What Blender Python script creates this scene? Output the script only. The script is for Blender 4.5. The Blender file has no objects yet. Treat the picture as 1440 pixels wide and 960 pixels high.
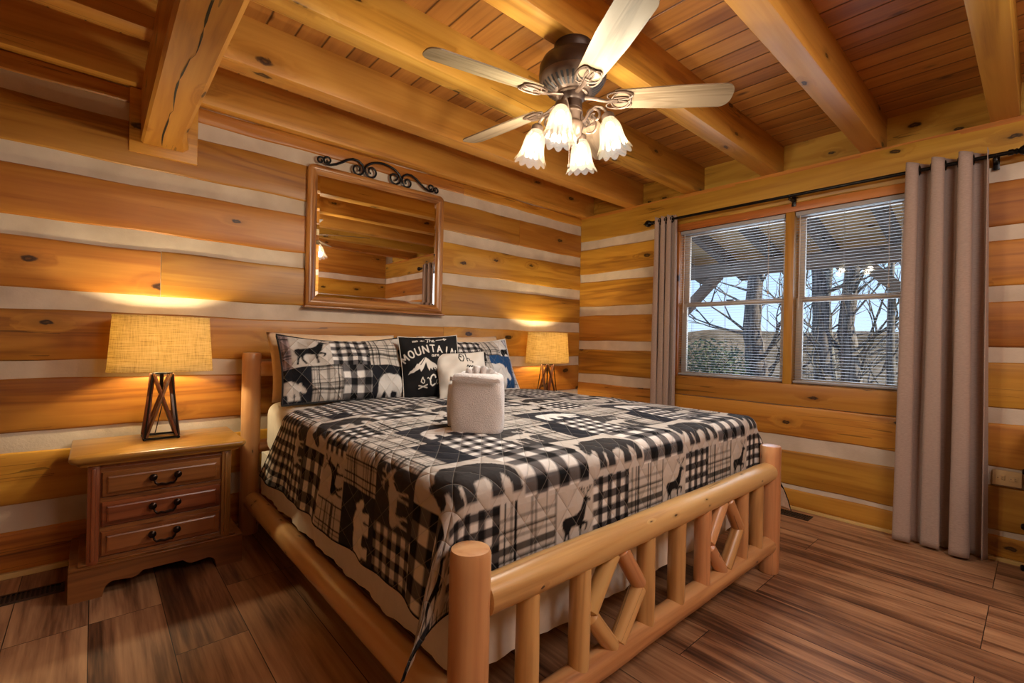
import bpy, bmesh, math, random
import numpy as np
from mathutils import Vector, Matrix, Euler
random.seed(7); rng = np.random.default_rng(7)
SC = bpy.context.scene
COL = SC.collection
pi = math.pi

# ------------------------------------------------------------------ helpers
def new_obj(name, data, parent=None, **tags):
    o = bpy.data.objects.new(name, data); COL.objects.link(o)
    if parent is not None: o.parent = parent
    for k, v in tags.items(): o[k] = v
    return o
def thing(name, label, cat, loc=(0, 0, 0), rz=0.0, group=None):
    o = new_obj(name, None); o.location = loc; o.rotation_euler = (0, 0, rz)
    o['label'] = label; o['category'] = cat
    if group: o['group'] = group
    o.empty_display_size = .05
    return o
def tag(o, label, cat, group=None):
    o['label'] = label; o['category'] = cat
    if group: o['group'] = group
    return o
def copy_thing(src, label, group=None):
    c = src.copy(); COL.objects.link(c); c['label'] = label
    if group: c['group'] = group
    for ch in list(src.children):
        k = ch.copy(); COL.objects.link(k); k.parent = c
        for g in list(ch.children):
            q = g.copy(); COL.objects.link(q); q.parent = k
    return c

class B:
    """collects geometry for ONE mesh object"""
    def __init__(s): s.bm = bmesh.new()
    def box(s, x0, x1, y0, y1, z0, z1, bev=0.0, seg=2, M=None):
        r = bmesh.ops.create_cube(s.bm, size=1.0)
        vs = r['verts']
        for v in vs:
            v.co = Vector(((x0+x1)/2 + v.co.x*(x1-x0), (y0+y1)/2 + v.co.y*(y1-y0), (z0+z1)/2 + v.co.z*(z1-z0)))
        es = list({e for v in vs for e in v.link_edges})
        if bev > 0:
            rb = bmesh.ops.bevel(s.bm, geom=es, offset=bev, segments=seg, profile=.5, affect='EDGES')
            vs = list({v for f in rb['faces'] for v in f.verts} | {v for v in vs if v.is_valid})
        if M is not None:
            for v in vs: v.co = M @ v.co
        return s
    def tube(s, pts, rad, n=10, caps=True, closed=False, flat=None):
        """tube along polyline; rad scalar or list"""
        P = [Vector(p) for p in pts]; m = len(P)
        R = rad if isinstance(rad, (list, tuple)) else [rad]*m
        rings = []; up = None
        for i in range(m):
            if closed: t = (P[(i+1) % m]-P[i-1])
            else: t = P[min(i+1, m-1)]-P[max(i-1, 0)]
            if t.length < 1e-9: t = Vector((0, 0, 1))
            t.normalize()
            if up is None:
                a = Vector((0, 0, 1)) if abs(t.z) < .9 else Vector((1, 0, 0))
                up = (a - t*a.dot(t)).normalized()
            else:
                up = (up - t*up.dot(t))
                up = up.normalized() if up.length > 1e-6 else Vector((1, 0, 0))
            sd = t.cross(up)
            rings.append([s.bm.verts.new(P[i] + (up*math.cos(2*pi*k/n)*(1 if flat is None else flat) + sd*math.sin(2*pi*k/n))*R[i]) for k in range(n)])
        for i in range(m if closed else m-1):
            a, b = rings[i], rings[(i+1) % m]
            for k in range(n): s.bm.faces.new((a[k], a[(k+1) % n], b[(k+1) % n], b[k]))
        if caps and not closed:
            s.bm.faces.new(rings[0][::-1]); s.bm.faces.new(rings[-1])
        return s
    def lathe(s, prof, n=32, c=(0, 0, 0), a0=0, a1=2*pi, mod=None, M=None):
        """prof: (r,z) list around Z"""
        full = abs(a1-a0-2*pi) < 1e-6
        cols = []
        for k in range(n if full else n+1):
            a = a0+(a1-a0)*k/n
            col = []
            for i, (r, z) in enumerate(prof):
                if mod: r, z = mod(r, z, a, i)
                co = Vector((c[0]+r*math.cos(a), c[1]+r*math.sin(a), c[2]+z))
                col.append(s.bm.verts.new(M @ co if M is not None else co))
            cols.append(col)
        nn = len(cols)
        for k in range(nn if full else nn-1):
            a, b = cols[k], cols[(k+1) % nn]
            for i in range(len(prof)-1):
                s.bm.faces.new((a[i], b[i], b[i+1], a[i+1]))
        return s
    def prism(s, poly, d0, d1, M):
        """polygon (2D list) extruded along local Z from d0 to d1, then M"""
        a = [s.bm.verts.new(M @ Vector((x, y, d0))) for x, y in poly]
        b = [s.bm.verts.new(M @ Vector((x, y, d1))) for x, y in poly]
        n = len(poly)
        s.bm.faces.new(a[::-1]); s.bm.faces.new(b)
        for i in range(n): s.bm.faces.new((a[i], a[(i+1) % n], b[(i+1) % n], b[i]))
        return s
    def grid(s, f, nu, nv, closed_u=False):
        V = [[s.bm.verts.new(f(i/(nu if closed_u else nu-1), j/(nv-1))) for j in range(nv)] for i in range(nu)]
        for i in range(nu if closed_u else nu-1):
            for j in range(nv-1):
                a, b = V[i], V[(i+1) % nu]
                s.bm.faces.new((a[j], b[j], b[j+1], a[j+1]))
        return s
    def sphere(s, c, r, sc=(1, 1, 1), n=16):
        q = bmesh.ops.create_uvsphere(s.bm, u_segments=n, v_segments=max(6, n//2), radius=r)
        for v in q['verts']: v.co = Vector((v.co.x*sc[0]+c[0], v.co.y*sc[1]+c[1], v.co.z*sc[2]+c[2]))
        return s
    def build(s, name, mat, parent=None, smooth=True, ang=40, **tags):
        bmesh.ops.remove_doubles(s.bm, verts=s.bm.verts, dist=1e-6)
        bmesh.ops.recalc_face_normals(s.bm, faces=s.bm.faces)
        me = bpy.data.meshes.new(name)
        if smooth:
            th = math.radians(ang)
            for e in s.bm.edges:
                if len(e.link_faces) == 2 and e.calc_face_angle(0) > th: e.smooth = False
            for f in s.bm.faces: f.smooth = True
        s.bm.to_mesh(me); s.bm.free()
        me.materials.append(mat)
        return new_obj(name, me, parent, **tags)

def bar(name, p0, p1, r0, mat, parent, r1=None, n=20, taper=.9, wob=.04, knobs=3):
    """peeled log: own local frame, grain along local Z"""
    p0 = Vector(p0); p1 = Vector(p1); L = (p1-p0).length; r1 = r1 or r0
    b = B(); m = max(6, int(L/.06))
    pts = []; ph = random.random()*9
    prof = []
    for i in range(m+1):
        t = i/m; r = r0+(r1-r0)*t
        r *= 1+wob*math.sin(ph+t*L*9)*.4+wob*.3*math.sin(ph*2+t*L*23)
        prof.append((r, t*L))
    e = min(.012, L*.05)
    f = taper
    cap = [(0.0, 0.0), (prof[0][0]*f*.7, 0.0), (prof[0][0]*f, 0.002)]
    end = [(prof[-1][0]*f, L-.002), (prof[-1][0]*f*.7, L), (0.0, L)]
    body = [(prof[0][0], e)] + prof[1:-1] + [(prof[-1][0], L-e)]
    b.lathe(cap+body+end, n=n, mod=lambda r, z, a, i: (r*(1+.018*math.sin(2*a+ph)+.012*math.sin(3*a+z*7+ph)), z))
    o = b.build(name, mat, parent)
    o.matrix_local = Matrix.Translation(p0) @ (p1-p0).to_track_quat('Z', 'Y').to_matrix().to_4x4()
    return o

# ------------------------------------------------------------------ materials
def lin(r, g, b):
    f = lambda c: (c/255/12.92) if c/255 <= .04045 else ((c/255+.055)/1.055)**2.4
    return (f(r), f(g), f(b), 1)
class NT:
    def __init__(s, name):
        s.m = bpy.data.materials.new(name); s.m.use_nodes = True
        s.t = s.m.node_tree; s.n = s.t.nodes; s.l = s.t.links
        s.p = s.n['Principled BSDF']; s.out = s.n['Material Output']
    def add(s, t, **k):
        q = s.n.new(t)
        for a, b in k.items(): setattr(q, a, b)
        return q
    def link(s, a, b): s.l.new(a, b)
    def math(s, op, a, b=None, c=None):
        q = s.add('ShaderNodeMath', operation=op)
        for i, x in enumerate((a, b, c)):
            if x is None: continue
            if isinstance(x, (int, float)): q.inputs[i].default_value = x
            else: s.link(x, q.inputs[i])
        return q.outputs[0]
    def ramp(s, fac, stops, interp='LINEAR'):
        q = s.add('ShaderNodeValToRGB'); cr = q.color_ramp; cr.interpolation = interp
        while len(cr.elements) < len(stops): cr.elements.new(.5)
        for e, (p, c) in zip(cr.elements, stops): e.position = p; e.color = c
        s.link(fac, q.inputs[0]); return q.outputs[0]
    def mix(s, fac, a, b, mode='MIX'):
        q = s.add('ShaderNodeMix', data_type='RGBA', blend_type=mode)
        for i, x in ((0, fac), (6, a), (7, b)):
            if isinstance(x, (int, float)): q.inputs[i].default_value = x
            elif isinstance(x, tuple): q.inputs[i].default_value = x
            else: s.link(x, q.inputs[i])
        return q.outputs[2]
    def coords(s, kind='Object', scale=(1, 1, 1), rnd=0.0, rot=(0, 0, 0), loc=(0, 0, 0)):
        tc = s.add('ShaderNodeTexCoord'); mp = s.add('ShaderNodeMapping')
        mp.inputs['Scale'].default_value = scale; mp.inputs['Rotation'].default_value = rot; mp.inputs['Location'].default_value = loc
        src = tc.outputs[kind]
        if rnd:
            oi = s.add('ShaderNodeObjectInfo')
            vm = s.add('ShaderNodeVectorMath', operation='MULTIPLY_ADD')
            s.link(oi.outputs['Random'], vm.inputs[0]); vm.inputs[1].default_value = (rnd, rnd*.37, rnd*.71); s.link(src, vm.inputs[2])
            src = vm.outputs[0]
        s.link(src, mp.inputs['Vector']); return mp.outputs[0]
    def noise(s, v, scale=5, detail=4, rough=.5, dist=0.0):
        q = s.add('ShaderNodeTexNoise'); q.inputs['Scale'].default_value = scale; q.inputs['Detail'].default_value = detail
        q.inputs['Roughness'].default_value = rough; q.inputs['Distortion'].default_value = dist
        s.link(v, q.inputs['Vector']); return q.outputs['Fac']
    def bump(s, h, strength=.2, dist=.01):
        q = s.add('ShaderNodeBump'); q.inputs['Strength'].default_value = strength; q.inputs['Distance'].default_value = dist
        s.link(h, q.inputs['Height']); s.link(q.outputs[0], s.p.inputs['Normal']); return q
def plain(name, rgb, rough=.5, metal=0.0, bump=None, spec=None, var=0.0):
    t = NT(name); c = rgb if len(rgb) == 4 else lin(*rgb)
    v = t.coords('Object', (1, 1, 1))
    if var:
        n = t.noise(v, 18, 5)
        d = tuple(x*(1-var) for x in c[:3])+(1,)
        t.link(t.ramp(n, [(.3, d), (.7, c)]), t.p.inputs['Base Color'])
    else: t.p.inputs['Base Color'].default_value = c
    t.p.inputs['Roughness'].default_value = rough; t.p.inputs['Metallic'].default_value = metal
    if bump: t.bump(t.noise(v, bump[0], 4), bump[1], bump[2])
    return t.m
def wood(name, dark, mid, light, axis='X', rough=.42, knots=.5, grain=1.0, rnd=13.0, var=.35, ksc=1.0, coat=0.0, streak=.5):
    """procedural timber, grain along the given object axis"""
    t = NT(name)
    def sc(al, ac): return {'X': (al, ac, ac), 'Y': (ac, al, ac), 'Z': (ac, ac, al)}[axis]
    v1 = t.coords('Object', sc(.55*grain, 7*grain), rnd)
    v2 = t.coords('Object', sc(1.6*grain, 55*grain), rnd)
    vk = t.coords('Object', (1, 1, 1), rnd)
    s3 = t.add('ShaderNodeSeparateXYZ'); t.link(vk, s3.inputs[0]); ii = 'XYZ'.index(axis); oo = [q for q in range(3) if q != ii]
    c3 = t.add('ShaderNodeCombineXYZ'); wob = t.noise(t.coords('Object', (30, 30, 30), rnd), 1.0, 2)
    t.link(t.math('MULTIPLY_ADD', wob, .10, t.math('MULTIPLY', s3.outputs[ii], 2.0*ksc)), c3.inputs[0])
    t.link(t.math('MULTIPLY_ADD', wob, .10, t.math('MULTIPLY', t.math('ADD', s3.outputs[oo[0]], s3.outputs[oo[1]]), 4.6*ksc)), c3.inputs[1])
    k = t.add('ShaderNodeTexVoronoi', voronoi_dimensions='2D'); k.inputs['Scale'].default_value = 1.0; k.inputs['Randomness'].default_value = 1.0
    t.link(c3.outputs[0], k.inputs['Vector']); kd = k.outputs['Distance']
    ks = t.add('ShaderNodeSeparateColor'); t.link(k.outputs['Color'], ks.inputs[0])
    kd = t.math('ADD', kd, t.math('MULTIPLY', t.math('GREATER_THAN', ks.outputs[0], knots*1.6), 2.0))
    kd = t.math('MULTIPLY', kd, t.math('MULTIPLY_ADD', ks.outputs[1], .8, .7))
    # distort rings about the knots
    kn = t.math('SUBTRACT', .30, kd); kn = t.math('MAXIMUM', kn, 0.0)
    add = t.add('ShaderNodeVectorMath', operation='ADD')
    cb = t.add('ShaderNodeCombineXYZ'); kk = t.math('MULTIPLY', kn, 1.6)
    for i in range(3): t.link(kk, cb.inputs[i])
    t.link(v1, add.inputs[0]); t.link(cb.outputs[0], add.inputs[1])
    n1 = t.noise(add.outputs[0], 1.0, 3, .5, .9)
    w = t.math('MULTIPLY', n1, 9.0); w = t.math('SINE', t.math('MULTIPLY', w, 2.2)); w = t.math('MULTIPLY_ADD', w, .5, .5)
    n2 = t.noise(v2, 1.0, 4, .6)
    n3 = t.noise(v1, .45, 2)
    f = t.math('ADD', t.math('MULTIPLY', w, .22*streak*2), t.math('ADD', t.math('MULTIPLY', n2, .32), t.math('MULTIPLY', n3, .5)))
    base = t.ramp(f, [(.26, dark), (.44, mid), (.74, light)])
    if knots > 0:
        kf = t.ramp(kd, [(0.0, (.75, .75, .75, 1)), (.035, (1, 1, 1, 1)), (.055, (.9, .9, .9, 1)), (.075, (.25, .25, .25, 1)), (.16, (.08, .08, .08, 1)), (.24, (0, 0, 0, 1))])
        sep = t.add('ShaderNodeSeparateColor'); t.link(kf, sep.inputs[0])
        base = t.mix(sep.outputs[0], base, tuple(x*.13 for x in dark[:3])+(1,))
    if knots > 0:
        vc = t.coords('Object', sc(.42*grain, 16*grain), rnd, loc=(3.1, 1.7, 5.3))
        nc = t.noise(vc, 1.0, 2, .4, .15)
        lc = t.math('ABSOLUTE', t.math('SUBTRACT', nc, .50))
        gate = t.math('GREATER_THAN', t.noise(t.coords('Object', sc(.9, 2.2), rnd, loc=(7, 2, 9)), 1.0, 1), .60)
        cr = t.math('MULTIPLY', t.math('LESS_THAN', lc, .006), t.math('MULTIPLY', gate, .55))
        base = t.mix(cr, base, tuple(x*.18 for x in dark[:3])+(1,))
    if var:
        oi = t.add('ShaderNodeObjectInfo'); hs = t.add('ShaderNodeHueSaturation')
        mr = t.math('MULTIPLY_ADD', oi.outputs['Random'], var, 1-var*.5)
        t.link(mr, hs.inputs['Value']); t.link(base, hs.inputs['Color'])
        t.link(t.math('MULTIPLY_ADD', t.math('FRACT', t.math('MULTIPLY', oi.outputs['Random'], 7.31)), .03, .485), hs.inputs['Hue'])
        base = hs.outputs[0]
    t.link(base, t.p.inputs['Base Color'])
    t.p.inputs['Roughness'].default_value = rough
    if coat: t.p.inputs['Coat Weight'].default_value = coat; t.p.inputs['Coat Roughness'].default_value = .25
    t.bump(f, .12, .004)
    return t.m

PD, PM, PL = (.20, .065, .008, 1), (.42, .172, .019, 1), (.56, .272, .038, 1)
M = {}
M['logx'] = wood('pine_log_x', PD, PM, PL, 'X', knots=.30, var=.45)
M['logy'] = wood('pine_log_y', PD, PM, PL, 'Y', knots=.32, var=.35)
M['beamx'] = wood('pine_beam_x', (.30, .115, .016, 1), (.56, .265, .040, 1), (.70, .38, .075, 1), 'X', knots=.42, var=.1, ksc=.9)
M['beamy'] = wood('pine_beam_y', (.28, .105, .014, 1), (.54, .245, .034, 1), (.68, .36, .065, 1), 'Y', knots=.5, var=.1, ksc=1.1)
M['trimz'] = wood('pine_trim_z', (.21, .064, .009, 1), (.40, .150, .021, 1), (.52, .23, .040, 1), 'Z', knots=.25, var=.1)
M['trimy'] = wood('pine_trim_y', (.21, .064, .009, 1), (.40, .150, .021, 1), (.52, .23, .040, 1), 'Y', knots=.3, var=.12)
M['base'] = wood('base_board', (.5, .28, .1, 1), (.62, .38, .15, 1), (.72, .47, .2, 1), 'Y', knots=0, var=.05)
M['basex'] = wood('base_board_x', (.5, .28, .1, 1), (.62, .38, .15, 1), (.72, .47, .2, 1), 'X', knots=0, var=.05)
M['bedlog'] = wood('peeled_bed_log', (.37, .165, .060, 1), (.60, .325, .130, 1), (.70, .435, .195, 1), 'Z', knots=.15, var=.16, ksc=3.6, rough=.33, coat=.25)
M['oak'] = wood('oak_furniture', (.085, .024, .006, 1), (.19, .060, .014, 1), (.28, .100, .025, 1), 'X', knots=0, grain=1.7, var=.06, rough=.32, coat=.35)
M['oakz'] = wood('oak_furniture_z', (.085, .024, .006, 1), (.19, .060, .014, 1), (.28, .100, .025, 1), 'Z', knots=0, grain=1.7, var=.06, rough=.32, coat=.35)
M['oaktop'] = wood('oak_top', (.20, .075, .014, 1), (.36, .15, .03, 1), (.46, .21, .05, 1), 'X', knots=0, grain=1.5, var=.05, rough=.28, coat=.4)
M['frame'] = wood('mirror_frame_oak', (.10, .033, .008, 1), (.27, .100, .024, 1), (.41, .18, .048, 1), 'X', knots=0, grain=2.4, var=.0, rough=.35, coat=.3, streak=1.0)
M['framez'] = wood('mirror_frame_oak_z', (.10, .033, .008, 1), (.27, .100, .024, 1), (.41, .18, .048, 1), 'Z', knots=0, grain=2.4, var=.0, rough=.35, coat=.3, streak=1.0)
M['blade'] = wood('fan_blade_ash', (.10, .068, .040, 1), (.20, .142, .085, 1), (.27, .20, .128, 1), 'X', knots=0, grain=2.6, var=.04, rough=.42, streak=1.2)
M['lampwood'] = wood('lamp_wood', (.04, .012, .006, 1), (.11, .035, .014, 1), (.17, .06, .025, 1), 'Z', knots=0, grain=3, var=.05)
M['porch'] = wood('porch_timber', (.10, .09, .09, 1), (.17, .15, .145, 1), (.22, .20, .19, 1), 'X', knots=.2, var=.1, rough=.7)
M['porchy'] = wood('porch_timber_y', (.14, .12, .11, 1), (.24, .20, .18, 1), (.32, .27, .24, 1), 'Y', knots=.2, var=.1, rough=.7)
M['porchroof'] = wood('porch_roof_boards', (.45, .27, .13, 1), (.66, .44, .24, 1), (.75, .55, .34, 1), 'Y', knots=.2, var=.1, rough=.7)
M['bark'] = wood('tree_bark', (.035, .028, .022, 1), (.10, .08, .06, 1), (.22, .18, .13, 1), 'Z', knots=0, grain=2.5, var=.2, rough=.9, streak=1)

def chink_mat():
    t = NT('mortar_chinking'); v = t.coords('Object', (1, 1, 1))
    n = t.noise(v, 5, 5); n2 = t.noise(v, 70, 4, .6)
    t.link(t.ramp(n, [(.3, lin(188, 170, 150)), (.7, lin(214, 198, 178))]), t.p.inputs['Base Color'])
    t.p.inputs['Roughness'].default_value = .95
    t.bump(n2, .25, .006); return t.m
M['chink'] = chink_mat()

def floor_mat():
    t = NT('plank_floor')
    sep = t.add('ShaderNodeSeparateXYZ'); tc = t.add('ShaderNodeTexCoord'); t.link(tc.outputs['Object'], sep.inputs[0])
    cb = t.add('ShaderNodeCombineXYZ')
    t.link(t.math('ADD', sep.outputs['Y'], 9.27), cb.inputs[0]); t.link(t.math('ADD', sep.outputs['X'], 3.914+.245*8), cb.inputs[1])
    def brick(c1, c2, mort, bias=0.0):
        b = t.add('ShaderNodeTexBrick', offset=.37, offset_frequency=3, squash=1.0)
        b.inputs['Scale'].default_value = 1.0; b.inputs['Brick Width'].default_value = 1.22; b.inputs['Row Height'].default_value = .245
        b.inputs['Mortar Size'].default_value = .0016; b.inputs['Mortar Smooth'].default_value = .1; b.inputs['Bias'].default_value = bias
        b.inputs['Color1'].default_value = c1; b.inputs['Color2'].default_value = c2; b.inputs['Mortar'].default_value = mort
        t.link(cb.outputs[0], b.inputs['Vector']); return b
    bk = brick((0, 0, 0, 1), (1, 1, 1, 1), (.5, .5, .5, 1))
    # random per plank drives a texture offset and a tone
    sp = t.add('ShaderNodeSeparateColor'); t.link(bk.outputs['Color'], sp.inputs[0]); r = sp.outputs[0]
    of = t.add('ShaderNodeCombineXYZ'); t.link(t.math('MULTIPLY', r, 17.0), of.inputs[1]); t.link(t.math('MULTIPLY', r, 5.0), of.inputs[0])
    ad = t.add('ShaderNodeVectorMath', operation='ADD'); t.link(tc.outputs['Object'], ad.inputs[0]); t.link(of.outputs[0], ad.inputs[1])
    def mp(s):
        q = t.add('ShaderNodeMapping'); q.inputs['Scale'].default_value = s; t.link(ad.outputs[0], q.inputs['Vector']); return q.outputs[0]
    n1 = t.noise(mp((9, .9, 1)), 1.0, 4, .55, .6)
    n2 = t.noise(mp((60, 2.2, 1)), 1.0, 4, .6)
    n3 = t.noise(mp((2.4, 1.3, 1)), 1.0, 3, .5, .4)
    f = t.math('ADD', t.math('MULTIPLY', n1, .5), t.math('ADD', t.math('MULTIPLY', n2, .30), t.math('MULTIPLY', n3, .26)))
    f = t.math('ADD', f, t.math('MULTIPLY_ADD', r, .10, -.05))
    c = t.ramp(f, [(.38, (.050, .021, .010, 1)), (.46, (.17, .076, .036, 1)), (.54, (.34, .172, .086, 1)), (.66, (.52, .30, .155, 1))])
    c = t.mix(bk.outputs['Fac'], c, (.02, .010, .006, 1))
    t.link(c, t.p.inputs['Base Color'])
    t.p.inputs['Roughness'].default_value = .5
    h = t.math('SUBTRACT', t.math('MULTIPLY', n2, .25), t.math('MULTIPLY', bk.outputs['Fac'], 1.0))
    t.bump(h, .25, .003)
    return t.m
M['floor'] = floor_mat()

def ceil_mat():
    t = NT('ceiling_boards')
    tc = t.add('ShaderNodeTexCoord'); sep = t.add('ShaderNodeSeparateXYZ'); t.link(tc.outputs['Object'], sep.inputs[0])
    q = t.math('DIVIDE', t.math('ADD', sep.outputs['X'], 3.288+.1372*30), .1372)
    idx = t.math('FLOOR', q); fr = t.math('FRACT', q)
    d = t.math('MINIMUM', fr, t.math('SUBTRACT', 1.0, fr))
    groove = t.math('SUBTRACT', 1.0, t.math('SMOOTH_MIN', t.math('DIVIDE', d, .055), 1.0, .1))
    rw = t.add('ShaderNodeTexWhiteNoise', noise_dimensions='1D'); t.link(idx, rw.inputs['W'])
    r = rw.outputs['Value']
    of = t.add('ShaderNodeCombineXYZ'); t.link(t.math('MULTIPLY', r, 23.0), of.inputs[1]); t.link(t.math('MULTIPLY', r, 3.0), of.inputs[0])
    ad = t.add('ShaderNodeVectorMath', operation='ADD'); t.link(tc.outputs['Object'], ad.inputs[0]); t.link(of.outputs[0], ad.inputs[1])
    def mp(s):
        z = t.add('ShaderNodeMapping'); z.inputs['Scale'].default_value = s; t.link(ad.outputs[0], z.inputs['Vector']); return z.outputs[0]
    n1 = t.noise(mp((9, .7, 1)), 1.0, 3, .5, .8); n2 = t.noise(mp((55, 1.6, 1)), 1.0, 4, .6)
    vk = t.add('ShaderNodeTexVoronoi'); vk.inputs['Scale'].default_value = 1.0; t.link(mp((6.0, 2.6, 0)), vk.inputs['Vector'])
    f = t.math('ADD', t.math('MULTIPLY', n1, .6), t.math('ADD', t.math('MULTIPLY', n2, .3), t.math('MULTIPLY_ADD', r, .22, -.06)))
    c = t.ramp(f, [(.28, (.26, .090, .018, 1)), (.5, (.48, .20, .040, 1)), (.75, (.64, .31, .075, 1))])
    kf = t.ramp(vk.outputs['Distance'], [(0, (1, 1, 1, 1)), (.06, (.7, .7, .7, 1)), (.13, (0, 0, 0, 1))])
    c = t.mix(kf, c, (.07, .02, .006, 1))
    c = t.mix(t.math('MULTIPLY', groove, .95), c, (.05, .015, .005, 1))
    t.link(c, t.p.inputs['Base Color']); t.p.inputs['Roughness'].default_value = .45
    t.bump(t.math('MULTIPLY', groove, -1.0), .6, .008); return t.m
M['ceil'] = ceil_mat()

def fabric(name, rgb, scale=(260, 260, 260), rough=.9, strength=.25, dist=.0015, sheen=.2, var=.12):
    t = NT(name); c = lin(*rgb)
    v = t.coords('Object', scale); n = t.noise(v, 1.0, 3, .6)
    d = tuple(x*(1-var*2) for x in c[:3])+(1,)
    t.link(t.ramp(n, [(.3, d), (.7, c)]), t.p.inputs['Base Color'])
    t.p.inputs['Roughness'].default_value = rough; t.p.inputs['Sheen Weight'].default_value = sheen
    t.bump(n, strength, dist); return t.m
M['curtain'] = fabric('taupe_curtain', (198, 174, 160), (60, 60, 420))
def _thin(m, w):
    t = m.node_tree; p = t.nodes['Principled BSDF']; o = t.nodes['Material Output']
    tr = t.nodes.new('ShaderNodeBsdfTranslucent'); ms = t.nodes.new('ShaderNodeMixShader'); ms.inputs[0].default_value = w
    t.links.new(p.inputs['Base Color'].links[0].from_socket, tr.inputs['Color'])
    t.links.new(p.outputs[0], ms.inputs[1]); t.links.new(tr.outputs[0], ms.inputs[2]); t.links.new(ms.outputs[0], o.inputs['Surface'])
_thin(M['curtain'], .25)
M['sheet'] = fabric('white_sheet', (216, 208, 196), (30, 30, 30), strength=.3, dist=.004, var=.04)
M['peach'] = fabric('cream_pillowcase', (226, 196, 158), (25, 25, 25), strength=.3, dist=.004, var=.05)
M['skirt'] = fabric('cream_box_cover', (224, 216, 204), (20, 20, 20), strength=.3, dist=.006, var=.05)
M['towel'] = fabric('white_terry', (244, 240, 238), (230, 230, 230), strength=.9, dist=.006, var=.08, sheen=.5)
M['backing'] = fabric('quilt_backing', (190, 168, 146), (80, 80, 80))
M['iron'] = plain('wrought_iron', (24, 22, 22), .38, .7)
M['rod'] = plain('black_rod', (20, 18, 18), .3, .6)
M['bronze'] = plain('bronze_handle', (46, 34, 28), .28, .9)
M['fanmetal'] = plain('brushed_bronze', (98, 78, 64), .45, .45, var=.25)
M['fandark'] = plain('dark_fan_motor', (70, 54, 46), .42, .5, var=.2)
M['black'] = plain('matte_black', (14, 12, 12), .6)
M['blind'] = plain('blind_slat_white', (160, 156, 156), .5)
M['vinyl'] = plain('window_vinyl', (196, 176, 156), .45)
M['plate'] = plain('outlet_plate', (206, 176, 128), .4)
M['vent'] = plain('vent_bronze', (62, 46, 36), .5, .3)


def hill_mat():
    t = NT('wooded_hillside'); v = t.coords('Object', (1, 1, 1.6))
    n1 = t.noise(v, .9, 8, .72); n2 = t.noise(v, .08, 3)
    f = t.math('ADD', t.math('MULTIPLY', n1, .8), t.math('MULTIPLY', n2, .3))
    t.link(t.ramp(f, [(.40, (.018, .016, .012, 1)), (.52, (.10, .075, .045, 1)), (.66, (.26, .20, .13, 1))]), t.p.inputs['Base Color'])
    t.p.inputs['Roughness'].default_value = 1.0; t.p.inputs['Specular IOR Level'].default_value = 0.0
    return t.m
def shade_mat():
    t = NT('burlap_lamp_shade')
    v1 = t.coords('Object', (9, 9, 260)); v2 = t.coords('Object', (240, 240, 7))
    n1 = t.noise(v1, 1.0, 4, .65, .3); n2 = t.noise(v2, 1.0, 4, .65, .3)
    f = t.math('ADD', t.math('MULTIPLY', n1, .6), t.math('MULTIPLY', n2, .4))
    c = t.ramp(f, [(.34, lin(128, 104, 62)), (.48, lin(202, 178, 124)), (.62, lin(224, 204, 156))])
    t.link(c, t.p.inputs['Base Color']); t.p.inputs['Roughness'].default_value = .9
    tr = t.add('ShaderNodeBsdfTranslucent'); t.link(c, tr.inputs['Color'])
    ms = t.add('ShaderNodeMixShader'); ms.inputs[0].default_value = .40
    t.link(t.p.outputs[0], ms.inputs[1]); t.link(tr.outputs[0], ms.inputs[2]); t.link(ms.outputs[0], t.out.inputs['Surface'])
    t.bump(f, .4, .003); return t.m
M['shade'] = shade_mat()
M['dirt'] = hill_mat()
def glass_shade():
    t = NT('frosted_ribbed_glass')
    lw = t.add('ShaderNodeLayerWeight'); lw.inputs['Blend'].default_value = .35
    c = t.ramp(lw.outputs['Facing'], [(0, (1.0, .95, .84, 1)), (.35, (1.0, .86, .60, 1)), (.7, (.80, .56, .26, 1)), (1.0, (.42, .26, .10, 1))])
    em = t.add('ShaderNodeEmission'); t.link(c, em.inputs['Color']); em.inputs['Strength'].default_value = .38
    tr = t.add('ShaderNodeBsdfTranslucent'); tr.inputs['Color'].default_value = (.40, .35, .26, 1)
    gl = t.add('ShaderNodeBsdfGlossy'); gl.inputs['Roughness'].default_value = .15
    tp = t.add('ShaderNodeBsdfTransparent'); tp.inputs['Color'].default_value = (.80, .76, .66, 1)
    a = t.add('ShaderNodeMixShader'); a.inputs[0].default_value = .97; t.link(tr.outputs[0], a.inputs[1]); t.link(tp.outputs[0], a.inputs[2])
    b = t.add('ShaderNodeMixShader'); b.inputs[0].default_value = .08; t.link(a.outputs[0], b.inputs[1]); t.link(gl.outputs[0], b.inputs[2])
    s = t.add('ShaderNodeAddShader'); t.link(b.outputs[0], s.inputs[0]); t.link(em.outputs[0], s.inputs[1])
    t.link(s.outputs[0], t.out.inputs['Surface']); return t.m
M['glassshade'] = glass_shade()
def emis(name, c, s):
    t = NT(name); t.p.inputs['Base Color'].default_value = c; t.p.inputs['Emission Color'].default_value = c; t.p.inputs['Emission Strength'].default_value = s; return t.m
M['bulb'] = emis('lit_bulb', (1, .86, .6, 1), 9)
def pane_mat():
    t = NT('window_glass')
    gl = t.add('ShaderNodeBsdfGlossy'); gl.inputs['Roughness'].default_value = .02
    tp = t.add('ShaderNodeBsdfTransparent'); tp.inputs['Color'].default_value = (.95, .97, .98, 1)
    fr = t.add('ShaderNodeFresnel'); fr.inputs['IOR'].default_value = 1.25
    m = t.add('ShaderNodeMixShader'); t.link(fr.outputs[0], m.inputs[0]); t.link(tp.outputs[0], m.inputs[1]); t.link(gl.outputs[0], m.inputs[2])
    t.link(m.outputs[0], t.out.inputs['Surface']); return t.m
M['pane'] = pane_mat()
M['mirror'] = plain('mirror_silver', (225, 215, 205), .015, 1.0)

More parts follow.
